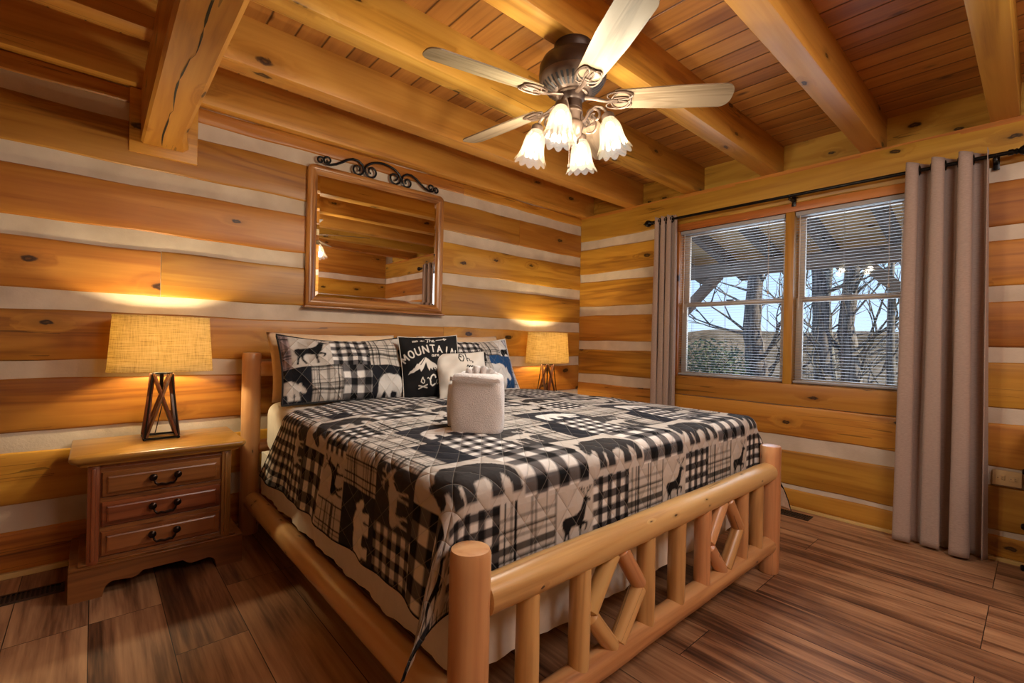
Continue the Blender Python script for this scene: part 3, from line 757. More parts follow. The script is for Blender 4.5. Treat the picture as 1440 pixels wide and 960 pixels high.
# ------------------------------------------------------------------ nightstands
NG = 'oak nightstands on each side of the bed'
def nightstand(label):
    t = thing('nightstand', label, 'nightstand', (-3.645, -.26, 0), group=None)
    W, D = .328, .236   # half width / depth of base ; local origin at centre
    # carcass
    hw, y0, y1 = .283, -.205, .225
    b = B(); b.box(-hw, hw, y0, y1, .10, .598); b.build('carcass', M['oakz'], t, smooth=False)
    for s in (-1, 1):   # corner stiles, with a quarter-round fluting
        b = B()
        b.box(s*hw-(.044 if s > 0 else 0), s*hw+(.044 if s < 0 else 0), y0-.014, y0+.01, .145, .598, .006)
        b.box(s*hw-(.030 if s > 0 else -.014), s*hw+(.030 if s < 0 else -.014), y0-.02, y0-.012, .165, .585, .004)
        b.build('corner_stile', M['oakz'], t)
    b = B()
    for z in (.568, .433, .298, .16): b.box(-hw+.044, hw-.044, y0-.004, y0+.004, z-.008, z+.012, .001)
    b.build('rails', M['oak'], t, smooth=False)
    # moulded top
    b = B()
    prof = [(.0, .598), (.012, .600), (.014, .606), (.020, .612), (.032, .618), (.036, .622), (.040, .626), (.044, .634), (.043, .642), (.038, .647)]
    def rect(o, z): return [(-.283-o, .225, z), (-.283-o, y0-.014-o, z), (.283+o, y0-.014-o, z), (.283+o, .225, z)]
    def rrect(o, z, r=.03):
        x0_, x1_, ya, yb = -.303-o, .303+o, y0-.018-o, .235
        p = [(x0_, yb, z)]
        for a in np.linspace(pi, 1.5*pi, 6): p.append((x0_+r+r*math.cos(a), ya+r+r*math.sin(a), z))
        for a in np.linspace(1.5*pi, 2*pi, 6): p.append((x1_-r+r*math.cos(a), ya+r+r*math.sin(a), z))
        p.append((x1_, yb, z)); return p
    rings = [[b.bm.verts.new(q) for q in rrect(o, z, .012+o*.4)] for o, z in prof]
    n = len(rings[0])
    for i in range(len(rings)-1):
        for k in range(n): b.bm.faces.new((rings[i][k], rings[i][(k+1) % n], rings[i+1][(k+1) % n], rings[i+1][k]))
    b.bm.faces.new(rings[0][::-1]); b.bm.faces.new(rings[-1])
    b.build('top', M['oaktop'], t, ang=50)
    # bracket base with scalloped apron
    def apron(hw_, zt):
        p = [(-hw_, 0), (-hw_+.115, 0)]
        def arc(cx, cz, rx, rz, a0, a1, n=8): return [(cx+rx*math.cos(a), cz+rz*math.sin(a)) for a in np.linspace(a0, a1, n)]
        seq = arc(-hw_+.165, .028, .045, .034, pi, pi/2)            # leg scallop
        seq += arc(-hw_+.205, .046, .035, .014, pi*.9, 0)[::1]
        seq = [(-hw_+.118, .012)] + arc(-hw_+.160, .020, .040, .042, pi, pi/2+.1) + [(-hw_+.19, .058), (-hw_+.225, .054), (-hw_+.245, .062), (-hw_+.262, .078)]
        p += seq
        p += [(-x, z) for x, z in reversed(p)]
        q = []
        for a in p:
            if not q or (abs(q[-1][0]-a[0])+abs(q[-1][1]-a[1]) > 1e-5): q.append(a)
        return q+[(hw_, zt), (-hw_, zt)]
    b = B(); yf = y0-.026
    b.prism(apron(.340, .135), 0, .022, Matrix.Translation((0, yf+.022, 0)) @ Matrix.Rotation(pi/2, 4, 'X'))
    for s in (-1, 1):
        b.prism([(-.0, 0), (.09, 0), (.10, .04), (.13, .06), (.30, .06), (.33, .04), (.34, 0), (.43, 0), (.43, .135), (0, .135)], -.011, .011, Matrix.Translation((s*.3285, yf+.0215, 0)) @ Matrix.Rotation(pi/2, 4, 'Z') @ Matrix.Rotation(pi/2, 4, 'X'))
    b.box(-.341, .341, yf-.002, .225, .134, .147, .005)
    b.box(-.310, .310, yf+.012, .225, .147, .158, .005)
    b.build('bracket_base', M['oak'], t)
    # drawers
    for (z0, z1) in ((.448, .562), (.313, .425), (.178, .290)):
        b = B(); x = hw-.050
        rings = []
        for o, d in ((0, .0), (0, .010), (.004, .014), (.018, .017), (.020, .0235), (.026, .026)):
            rings.append([b.bm.verts.new((xx, y0-d, zz)) for xx, zz in ((-x+o, z0+o), (x-o, z0+o), (x-o, z1-o), (-x+o, z1-o))])
        for i in range(len(rings)-1):
            for k in range(4): b.bm.faces.new((rings[i][k], rings[i][(k+1) % 4], rings[i+1][(k+1) % 4], rings[i+1][k]))
        b.bm.faces.new(rings[-1]); b.bm.faces.new(rings[0][::-1])
        dr = b.build('drawer', M['oak'], t, ang=20)
        h = B(); zc = (z0+z1)/2+.012; yy = y0-.026
        for s in (-1, 1):
            h.lathe([(0, 0), (.009, 0), (.008, .006), (.006, .010), (.013, .014), (.0165, .020), (.016, .027), (.010, .032), (0, .034)], 16, M=Matrix.Translation((s*.048, yy, zc)) @ Matrix.Rotation(pi/2, 4, 'X'))
        pts = [(-.046, yy-.022, zc-.006), (-.040, yy-.026, zc-.026), (-.030, yy-.028, zc-.036), (-.018, yy-.029, zc-.034), (0, yy-.029, zc-.038), (.018, yy-.029, zc-.034), (.030, yy-.028, zc-.036), (.040, yy-.026, zc-.026), (.046, yy-.022, zc-.006)]
        h.tube(pts, [.004, .0045, .006, .0065, .005, .0065, .006, .0045, .004], 8)
        h.build('drawer_pull', M['bronze'], dr)
    return t
ns1 = nightstand('oak nightstand with three drawers standing at the near side of the bed')
ns2 = copy_thing(ns1, 'oak nightstand hidden behind the bed under the far lamp'); ns2.location.x = -.655

# ------------------------------------------------------------------ bedside lamps
def lamp(label):
    t = thing('table_lamp', label, 'lamp', (-3.64, -.172, .648))
    def sq(h, z): return [(-h, -h, z), (h, -h, z), (h, h, z), (-h, h, z)]
    b = B(); hb, ht, H = .072, .040, .345
    q = sq(hb, .006)
    for i in range(4): b.tube([q[i], q[(i+1) % 4]], .0062, 6)
    q = sq(ht, H)
    for i in range(4): b.tube([q[i], q[(i+1) % 4]], .005, 6)
    for a, c in zip(sq(hb, .006), sq(ht, H)): b.tube([a, c], .0042, 6)
    for a in sq(hb, .004): b.sphere(a, .008, n=8)
    b.build('metal_frame', M['rod'], t)
    for k in range(4):
        Rz = Matrix.Rotation(k*pi/2, 4, 'Z')
        for s in (-1, 1):
            p0 = Vector((s*hb*.92, -hb*.95, .012)); p1 = Vector((-s*ht*.9, -ht*.98, H-.002)); d = p1-p0
            Mx = Rz @ Matrix.Translation(p0) @ d.to_track_quat('Z', 'Y').to_matrix().to_4x4()
            c = B(); c.box(-.0115, .0115, -.005, .005, 0, d.length, .0012, M=None)
            o = c.build('crossed_leg', M['lampwood'], t); o.matrix_local = Mx
    b = B(); b.tube([(0, 0, H), (0, 0, H+.05)], .013, 12); b.tube([(-ht, 0, H), (ht, 0, H)], .005, 6); b.tube([(0, 0, H-.09), (0, 0, H)], .009, 8)
    b.build('socket', M['rod'], t)
    b = B(); b.tube([(0, 0, H-.09), (.006, .012, .17), (-.010, .02, .08), (-.02, .05, .012), (-.01, .09, .005)], .0024, 6); b.build('cord', M['black'], t)
    b = B(); b.sphere((0, 0, H+.085), .026, (1, 1, 1.3), 14); b.build('bulb', M['bulb'], t)
    b = B(); z0, z1 = .355, .648
    def prof(a, bx, by, z, e=3.2):
        c, s = math.cos(a), math.sin(a)
        return Vector((bx*math.copysign(abs(c)**(2/e), c), by*math.copysign(abs(s)**(2/e), s), z))
    N = 72
    rows = [(.230, .136, z0), (.2305, .1365, z0+.004), (.2285, .1345, z0+.008)] + [(.2285-.0185*k/6, .1345-.0115*k/6, z0+.008+(z1-z0-.016)*k/6) for k in range(1, 7)] + [(.212, .125, z1-.004), (.2115, .1245, z1)]
    b.grid(lambda u, v: prof(u*2*pi, *rows[int(round(v*(len(rows)-1)))]), N, len(rows), closed_u=True)
    sh = b.build('lamp_shade', M['shade'], t, ang=60)
    sm = sh.modifiers.new('s', 'SOLIDIFY'); sm.thickness = .0025; sm.offset = -1
    b = B()
    for a in (0, 2*pi/3, 4*pi/3): b.tube([(0, 0, H+.17), tuple(prof(a, .210, .123, z1-.01))], .002, 5)
    b.tube([(0, 0, H+.05), (0, 0, H+.175)], .003, 6)
    b.build('shade_spider', M['rod'], t)
    return t
l1 = lamp('lit burlap shaded lamp on the near nightstand')
l2 = copy_thing(l1, 'lit burlap shaded lamp beyond the bed in the corner by the windows'); l2.location.x = -.66
def point(name, loc, w, c, r):
    d = bpy.data.lights.new(name, 'POINT'); d.energy = w; d.color = c; d.shadow_soft_size = r
    o = new_obj(name, d); o.location = loc; return o
LAMPW = 22
for x in (-3.64, -.66): point('lamp_light', (x, -.172, .648+.345+.165), LAMPW, (1, .82, .48), .03)

# ------------------------------------------------------------------ mirror with scrollwork
def mirror():
    t = thing('wall_mirror', 'oak framed wall mirror with black scrolled ironwork over the bed', 'mirror', (-2.315, -.004, 1.405))
    W0, H0 = .542, .975; fw = .068
    def sect(o0):   # frame profile: (inset from outer edge, protrusion)
        return [(0, 0), (0, .022), (.008, .030), (.022, .034), (.034, .030), (.040, .032), (.052, .028), (.060, .020), (.066, .012), (.068, .004)]
    pr = sect(0)
    def outline(i):   # rounded at the two top corners
        x, z0, z1 = W0-i, i+.012, H0-i
        r = max(.045-i, .002)
        p = [(-x, z0), (x, z0)]
        p += [(x-r+r*math.cos(a), z1-r+r*math.sin(a)) for a in np.linspace(0, pi/2, 6)]
        p += [(-x+r+r*math.cos(a), z1-r+r*math.sin(a)) for a in np.linspace(pi/2, pi, 6)]
        return p
    # sides and rails as separate meshes, so that each carries its own grain
    rings = [[Vector((x, -d, z)) for x, z in outline(i)] for i, d in pr]
    n = len(rings[0])
    groups = {'frame_rail': ([0], M['frame']), 'frame_stile': ([1, n-1], M['framez']), 'frame_head': (list(range(2, n-1)), M['frame'])}
    for nm, (ks, mt) in groups.items():
        for part in ([[k] for k in ks] if nm == 'frame_stile' else [ks]):
            b = B()
            for i in range(len(rings)-1):
                for k in part:
                    V = [b.bm.verts.new(p) for p in (rings[i][k], rings[i][(k+1) % n], rings[i+1][(k+1) % n], rings[i+1][k])]
                    b.bm.faces.new(V)
            b.build(nm, mt, t, ang=35)
    b = B(); b.box(-W0-.014, W0+.014, -.046, 0, -.004, .012, .005); b.build('bottom_ledge', M['frame'], t)
    x, z0, z1 = W0-.066, .078, H0-.066
    b = B(); bv = .018
    o_ = [b.bm.verts.new(p) for p in ((-x, -.010, z0), (x, -.010, z0), (x, -.010, z1), (-x, -.010, z1))]
    i_ = [b.bm.verts.new(p) for p in ((-x+bv, -.0125, z0+bv), (x-bv, -.0125, z0+bv), (x-bv, -.0125, z1-bv), (-x+bv, -.0125, z1-bv))]
    for k in range(4): b.bm.faces.new((o_[k], o_[(k+1) % 4], i_[(k+1) % 4], i_[k]))
    b.bm.faces.new(i_); b.build('mirror_glass', M['mirror'], t, smooth=False)
    # scrolls: mirrored halves and a central arch
    b = B(); R_ = .0085
    def spiral(cx, cz, r0, a0, turns, sgn, k=.86):
        p = []; N = int(26*turns)
        for i in range(N+1):
            a = a0+sgn*2*pi*turns*i/N; r = r0*(1-.72*i/N); p.append((cx+r*math.cos(a), -.02, cz+r*math.sin(a)))
        return p
    zb = H0+.004
    arch = [(.150*math.cos(a), -.02, zb+.03+.098*math.sin(a)) for a in np.linspace(pi*.02, pi*.98, 20)]
    b.tube(arch, R_, 8)
    for s in (-1, 1):
        sp = spiral(.094, zb+.045, .052, .2, 1.25, -1)
        b.tube([(s*x, y, z) for x, y, z in sp], R_*.85, 8)
        sp = spiral(.200, zb+.036, .046, pi*.9, 1.2, 1)
        b.tube([(s*x, y, z) for x, y, z in sp], R_*.85, 8)
        arm = [(.150, zb+.03), (.162, zb+.075), (.195, zb+.098), (.235, zb+.100), (.275, zb+.083), (.315, zb+.054), (.355, zb+.030), (.395, zb+.016), (.43, zb+.018)]
        b.tube([(s*x, -.02, z) for x, z in arm], R_, 8)
        b.tube([(s*x, y, z) for x, y, z in spiral(.412, zb+.042, .030, -.9, 1.1, 1)], R_*.8, 8)
        b.tube([(s*x, y, z) for x, y, z in spiral(.462, zb+.030, .026, pi*.9, 1.1, -1)], R_*.8, 8)
    b.build('iron_scrollwork', M['iron'], t)
mirror()

# ------------------------------------------------------------------ ceiling fan
FX, FY = -2.315, -1.89
def fan():
    t = thing('ceiling_fan', 'five bladed ceiling fan with four lit glass shades', 'ceiling fan', (FX, FY, ZB))
    Z = lambda z: z-ZB
    b = B(); b.lathe([(0, 0), (.085, 0), (.088, -.012), (.080, -.03), (.074, -.045), (.074, Z(2.475)), (0, Z(2.475))], 36); b.build('mounting_canopy', M['fandark'], t)
    b = B(); b.lathe([(.05, Z(2.495)), (.105, Z(2.49)), (.138, Z(2.472)), (.150, Z(2.445)), (.152, Z(2.40)), (.146, Z(2.385)), (.143, Z(2.383))], 48); b.build('motor_housing', M['fandark'], t)
    b = B(); b.lathe([(.150, Z(2.40)), (.150, Z(2.385)), (.140, Z(2.368)), (.118, Z(2.345)), (.075, Z(2.325)), (.072, Z(2.318)), (.05, Z(2.316))], 60); v = b.build('vented_skirt', M['fanmetal'], t)
    b = B()
    for k in range(34):
        a = 2*pi*k/34
        d = Vector((math.cos(a), math.sin(a), 0)); sd = Vector((-d.y, d.x, 0))
        Q = [(d*r_+Vector((0, 0, Z(z_)-.0022)), w_) for r_, z_, w_ in ((.137, 2.3655, .0052), (.119, 2.3455, .0046), (.088, 2.3305, .0032))]
        for (pa, wa), (pb, wb2) in zip(Q[:-1], Q[1:]):
            b.bm.faces.new([b.bm.verts.new(q) for q in (pa+sd*wa, pa-sd*wa, pb-sd*wb2, pb+sd*wb2)])
    b.build('vent_slots', M['black'], v, smooth=False)
    b = B(); b.lathe([(.06, Z(2.32)), (.056, Z(2.30)), (.046, Z(2.29)), (.046, Z(2.255)), (.04, Z(2.25)), (0, Z(2.25))], 32); b.build('switch_housing', M['fandark'], t)
    # blades
    zb = 2.298
    blade_me = None
    for k in range(5):
        a = math.radians(96+72*k)
        Mx = Matrix.Translation((0, 0, Z(zb))) @ Matrix.Rotation(a, 4, 'Z')
        tilt = Matrix.Rotation(math.radians(-13), 4, 'X')
        if blade_me is None:
            c = B(); poly = []
            r0, r1 = .175, .695; w0, w1 = .052, .068
            poly = [(r0+.012, -w0), ]
            for i in range(1, 7): poly.append((r0+(r1-.05-r0)*i/7, -(w0+(w1-w0)*min(1, i/4))))
            poly += [(r1-.045+.045*math.sin(q), -w1+.05-.05*math.cos(q)) for q in np.linspace(0.1, pi/2, 6)]
            poly += [(x, -y) for x, y in reversed(poly)]
            c.prism(poly, -.003, .003, Matrix.Identity(4))
            bo = c.build('blade', M['blade'], t, smooth=False); blade_me = bo.data
            # ornate blade iron
            c = B()
            c.tube([(.058, 0, .012), (.10, 0, .004), (.15, 0, -.010), (.19, 0, -.010)], [.012, .010, .009, .012], 8, flat=.6)
            def loop(pts): c.tube([(x, y, -.008) for x, y in pts], .0042, 6, closed=True)
            for s in (-1, 1):
                loop([(.172+.105*u*math.cos(s*.5*1)+.0, s*(.006+.052*u)+ .0) if False else (.18+.055*math.cos(q)+.020*math.sin(q)*0+.03, s*(.028+.024*math.sin(q))) for q in np.linspace(0, 2*pi, 18, endpoint=False) for u in (1,)])
                loop([(.175+.085*(1-math.cos(q))/2, s*.050*math.sin(q/1.0)*(1 if q < pi else .35)) for q in np.linspace(0.05, 2*pi-.05, 22)])
            c.lathe([(0, -.016), (.010, -.014), (.012, -.006), (0, -.004)], 12, c=(.195, 0, 0))
            io = c.build('blade_iron', M['fanmetal'], bo); iron_me = io.data
        else:
            bo = new_obj('blade', blade_me, t); io = new_obj('blade_iron', iron_me, bo)
        bo.matrix_local = Mx @ tilt
    # light kit
    b = B(); b.lathe([(.030, Z(2.26)), (.046, Z(2.252)), (.049, Z(2.240)), (.043, Z(2.232)), (.043, Z(2.20)), (.052, Z(2.190)), (.054, Z(2.182)), (.050, Z(2.165)), (.042, Z(2.142)), (.028, Z(2.128)), (.016, Z(2.12)), (.010, Z(2.108)), (.013, Z(2.100)), (.006, Z(2.088)), (0, Z(2.084))], 40,
        mod=lambda r, z, a, i: (r*(1+(.03*math.cos(20*a) if 6 <= i <= 9 else 0)), z))
    lk = b.build('light_kit', M['fanmetal'], t)
    arm_me = None
    for k in range(4):
        a = math.radians(206+90*k)
        Mx = Matrix.Rotation(a, 4, 'Z')
        if arm_me is None:
            c = B()
            pts = [(.040, 0, Z(2.185)), (.062, 0, Z(2.20)), (.080, 0, Z(2.232)), (.108, 0, Z(2.250)), (.138, 0, Z(2.243)), (.156, 0, Z(2.222)), (.160, 0, Z(2.205))]
            c.tube(pts, [.010, .010, .010, .010, .009, .009, .009], 8, flat=.7)
            sp = [(.102+(.034-.026*i/26)*math.cos(2.6-i*.30), 0, Z(2.212)+(.034-.026*i/26)*math.sin(2.6-i*.30)) for i in range(27)]
            c.tube(sp, [.0075-.0035*i/26 for i in range(27)], 8)
            sp = [(.085+.028*math.cos(q), 0, Z(2.165)+.03*math.sin(q)) for q in np.linspace(-2.2, 1.2, 12)]
            c.tube(sp, .0055, 8)
            ao = c.build('light_arm', M['fanmetal'], t); arm_me = ao.data
            T = Matrix.Translation((.162, 0, Z(2.205))) @ Matrix.Rotation(math.radians(-12), 4, 'Y')
            c = B(); c.lathe([(0, .010), (.018, .008), (.027, .0), (.0285, -.012), (.027, -.020), (.0, -.021)], 24, M=T); so = c.build('shade_holder', M['fanmetal'], ao); hold_me = so.data
            c = B(); N = 96
            pr = [(.024, -.012), (.027, -.020), (.036, -.034), (.044, -.052), (.048, -.072), (.050, -.095), (.054, -.118), (.061, -.138), (.070, -.155), (.074, -.163)]
            def rib(r, z, q, i):
                u = i/(len(pr)-1); w = abs(math.cos(q*5.5))
                return r*(1+.13*u*(w-.5)), z-(.016*u**3*(w-.4))
            c.lathe(pr, N, M=T, mod=rib)
            sh = c.build('glass_shade', M['glassshade'], ao, ang=180); shade_me = sh.data
            c = B(); c.sphere((0, 0, 0), .021, (1, 1, 1.5), 12)
            for v in c.bm.verts: v.co = T @ (v.co+Vector((0, 0, -.062)))
            bu = c.build('bulb', M['bulb'], ao); bulb_me = bu.data
        else:
            ao = new_obj('light_arm', arm_me, t); new_obj('shade_holder', hold_me, ao); new_obj('glass_shade', shade_me, ao); new_obj('bulb', bulb_me, ao)
        ao.matrix_local = Mx
        p = Mx @ Vector((.185, 0, 0)); point('fan_light', (FX+p.x, FY+p.y, 2.085), FANW, (1, .93, .82), .03)
    b = B(); b.tube([(-.035, -.02, Z(2.14)), (-.036, -.02, Z(1.99))], .0012, 5); b.sphere((-.036, -.02, Z(1.985)), .006, (1, 1, 1.8), 8); b.build('pull_chain', M['fanmetal'], t)
FANW = 18
fan()

# ------------------------------------------------------------------ the bed
bed = thing('log_bed', 'peeled log king bed with slatted footboard', 'bed', (-2.19, -1.23, 0))
OB = Vector((-2.19, -1.23, 0))
def blog(name, p0, p1, r, **k): return bar(name, Vector(p0)-OB, Vector(p1)-OB, r, M['bedlog'], bed, **k)
YFT = -2.36; YHD = -.115
PXL, PXR = -3.192, -1.192
for x in (PXL, PXR):
    blog('foot_post', (x, YFT, 0), (x, YFT, .675), .0515, n=28, taper=.93, wob=.02)
    blog('head_post', (x if x < -2 else -1.27, YHD, 0), (x if x < -2 else -1.27, YHD, 1.10), .052, n=28, taper=.93, wob=.02)
blog('top_rail', (PXL+.03, YFT, .535), (PXR-.02, YFT, .537), .050, taper=.55, wob=.05, n=24)
blog('bottom_rail', (PXL+.03, YFT, .145), (PXR-.02, YFT, .15), .046, taper=.55, wob=.05, n=24)
blog('headboard_rail', (PXL+.03, YHD, 1.0), (-1.29, YHD, 1.0), .045, taper=.6, wob=.05)
blog('headboard_rail', (PXL+.03, YHD, .52), (-1.29, YHD, .52), .045, taper=.6, wob=.05)
for x in (-2.9, -2.55, -2.2, -1.85, -1.55): blog('headboard_spindle', (x, YHD, .55), (x, YHD, .98), .034)
for x in (PXL, PXR): blog('side_rail', (x+(.012 if x < -2 else -.012), YFT+.04, .205), (x+(.012 if x < -2 else -.012), YHD-.04, .205), .052, n=24, wob=.03)
for x in (-2.983, -2.757, -2.383, -2.161, -1.945, -1.556, -1.376):
    blog('spindle', (x, YFT, .158), (x, YFT, .520), .0345, taper=.62, wob=.05)
def diag(x0, z0, x1, z1): blog('diagonal_spindle', (x0, YFT-.004, z0), (x1, YFT-.004, z1), .029, taper=.6, wob=.05)
for cx, hw in ((-2.575, .145), (-1.750, .155)):
    zt, zm, zl = .503, .335, .175
    diag(cx-.018, zt, cx-hw, zm); diag(cx+.018, zt, cx+hw, zm); diag(cx+hw, zm, cx+.012, zl); diag(cx-hw, zm, cx-.012, zl)

def rounded_slab(x0, x1, y0, y1, z0, z1, r, name, mat, label, cat, puff=.0):
    b = B(); b.box(x0, x1, y0, y1, z0, z1, r, 5)
    o = b.build(name, mat, ang=60); tag(o, label, cat); return o
o = rounded_slab(-3.135, -1.245, -2.245, -.20, .50, .808, .07, 'mattress', M['sheet'], 'thick white mattress under the patchwork quilt', 'mattress')
# cover over the foundation: gently wrinkled skirt
def boxspring():
    b = B(); x0, x1, y0, y1 = -3.148, -1.232, -2.262, -.2
    per = []
    n = 60
    per += [(x0, y1+(y0-y1)*i/n) for i in range(n)]; per += [(x0+(x1-x0)*i/n, y0) for i in range(n)]
    per += [(x1, y0+(y1-y0)*i/n) for i in range(n)]; per += [(x1+(x0-x1)*i/n, y1) for i in range(n)]
    zs = [.262, .30, .36, .42, .47, .505]
    rows = []
    for z in zs:
        rows.append([])
        for i, (x, y) in enumerate(per):
            f = (.505-z)/.25
            w = f*(.006*math.sin(i*.7)+.004*math.sin(i*1.9+z*20))
            nx = -1 if x == x0 else (1 if x == x1 else 0); ny = -1 if y == y0 else (1 if y == y1 else 0)
            rows[-1].append(b.bm.verts.new((x+nx*w, y+ny*w, z+(f > .9)*.003*math.sin(i*.5))))
    N = len(per)
    for j in range(len(zs)-1):
        for i in range(N): b.bm.faces.new((rows[j][i], rows[j][(i+1) % N], rows[j+1][(i+1) % N], rows[j+1][i]))
    b.bm.faces.new(rows[-1]); b.bm.faces.new(rows[0][::-1])
    o = b.build('box_spring', M['skirt'], ang=50); tag(o, 'cream covered box spring resting on the log side rails', 'box spring')
boxspring()

# ------------------------------------------------------------------ printed patchwork (numpy painter, baked into colour attributes)
def inpoly(P, poly):
    x, y = P[:, 0], P[:, 1]; r = np.zeros(len(P), bool); n = len(poly)
    for i in range(n):
        x0, y0 = poly[i]; x1, y1 = poly[(i+1) % n]
        if y0 == y1: continue
        c = ((y0 > y) != (y1 > y)) & (x < (x1-x0)*(y-y0)/(y1-y0)+x0); r ^= c
    return r
def instroke(P, pts, w):
    d2 = np.full(len(P), 1e9)
    for (x0, y0), (x1, y1) in zip(pts[:-1], pts[1:]):
        dx, dy = x1-x0, y1-y0; L = dx*dx+dy*dy+1e-12
        t = np.clip(((P[:, 0]-x0)*dx+(P[:, 1]-y0)*dy)/L, 0, 1)
        d2 = np.minimum(d2, (P[:, 0]-x0-t*dx)**2+(P[:, 1]-y0-t*dy)**2)
    return d2 < (w/2)**2
BEAR = [(0, .2), (.03, .29), (.08, .34), (.11, .42), (.14, .455), (.17, .44), (.19, .41), (.27, .48), (.38, .53), (.52, .51), (.66, .53), (.8, .51), (.91, .43), (.97, .31), (.985, .16), (1.0, .03), (.99, 0), (.87, 0), (.87, .06), (.85, .13), (.80, .19), (.755, .11), (.765, .03), (.755, 0), (.61, 0), (.61, .05), (.635, .12), (.60, .18), (.5, .165), (.455, .15), (.445, .05), (.45, 0), (.30, 0), (.31, .06), (.315, .15), (.29, .17), (.27, .1), (.285, .03), (.275, 0), (.14, 0), (.15, .06), (.18, .19), (.15, .22), (.1, .17), (.04, .155)]
DEER = [(.04, .52), (.07, .60), (.14, .63), (.3, .615), (.45, .64), (.54, .70), (.60, .82), (.62, .90), (.60, .94), (.66, .94), (.70, .955), (.80, .90), (.835, .86), (.81, .835), (.74, .84), (.715, .78), (.69, .66), (.66, .52), (.62, .45), (.70, .43), (.765, .40), (.74, .30), (.69, .23), (.665, .245), (.70, .33), (.69, .37), (.58, .365), (.565, .18), (.585, .02), (.57, 0), (.53, 0), (.525, .18), (.50, .38), (.30, .40), (.245, .32), (.25, .2), (.31, .05), (.32, 0), (.275, 0), (.20, .17), (.195, .29), (.155, .24), (.13, .13), (.125, 0), (.08, 0), (.085, .16), (.115, .31), (.06, .42)]
ANT = [[(.66, .94), (.64, 1.02), (.56, 1.08), (.50, 1.16)], [(.62, 1.035), (.63, 1.13)], [(.56, 1.08), (.575, 1.18)], [(.69, .95), (.72, 1.03), (.80, 1.08), (.84, 1.17)], [(.745, 1.045), (.72, 1.14)], [(.8, 1.08), (.775, 1.17)]]
MOOSE = [(0, .50), (.05, .60), (.16, .63), (.38, .66), (.56, .74), (.68, .70), (.76, .73), (.80, .80), (.86, .79), (.96, .66), (1.0, .58), (.97, .53), (.90, .57), (.83, .60), (.80, .50), (.76, .56), (.72, .50), (.66, .42), (.66, .25), (.69, .02), (.65, 0), (.62, .22), (.60, .38), (.56, .2), (.55, 0), (.51, 0), (.52, .22), (.52, .38), (.34, .40), (.26, .42), (.24, .28), (.28, .14), (.27, 0), (.23, 0), (.23, .14), (.18, .28), (.14, .18), (.12, 0), (.08, 0), (.085, .2), (.10, .34), (.04, .42)]
MANT = [[(.80, .80), (.72, .9), (.60, .92)], [(.72, .9), (.66, 1.0)], [(.76, .86), (.78, 1.0)], [(.82, .8), (.92, .9), (1.0, .92)], [(.88, .87), (.90, 1.0)]]
BEIGE = np.array([.55, .51, .465]); WHITE = np.array([.76, .74, .71]); BLACK = np.array([.008, .008, .009]); GRAY = np.array([.048, .045, .046]); MIDG = np.array([.125, .118, .120]); NAVY = np.array([.012, .013, .018]); BLUE = np.array([.02, .075, .20])
def gingham(P, s, ox=0, oy=0, dark=BLACK, mid=MIDG, light=WHITE):
    a = np.floor((P[:, 0]-ox)/s).astype(int) % 2; b = np.floor((P[:, 1]-oy)/s).astype(int) % 2
    out = np.empty((len(P), 3)); k = a+b
    out[k == 0] = light; out[k == 1] = mid; out[k == 2] = dark
    return out
def plaid(P, ox=0, oy=0, per=.16, bg=BEIGE, vert=True):
    out = np.tile(bg, (len(P), 1)).astype(float)
    x = ((P[:, 0]-ox) % per)/per; y = ((P[:, 1]-oy) % per)/per
    for c, w in ((.10, .030), (.22, .018), (.30, .05), (.62, .02), (.70, .028), (.92, .018)): out[np.abs(x-c) < w/2] = BLACK
    for c, w in ((.20, .03), (.34, .10), (.50, .03), (.60, .05), (.76, .025)):
        m = np.abs(y-c) < w/2; out[m] = out[m]*.16
    return out
def animal(P, out, mask, kind, cx0, cx1, y0, y1, col, flip=False):
    """silhouette filling the box"""
    i = np.where(mask)[0]
    if not len(i): return
    Q = np.empty((len(i), 2)); q = P[i]
    poly, strokes, H, sw = {'bear': (BEAR, [], .53, 0), 'deer': (DEER, ANT, 1.18, .022), 'moose': (MOOSE, MANT, 1.0, .035)}[kind]
    x = (q[:, 0]-cx0)/(cx1-cx0)
    wx = 1.0 if kind != 'deer' else .86
    Q[:, 0] = (1-x if flip else x)*wx; Q[:, 1] = (q[:, 1]-y0)/(y1-y0)*H
    m = inpoly(Q, poly)
    for s in strokes: m |= instroke(Q, s, sw)
    out[i[m]] = col
PU, PV = .635, .985
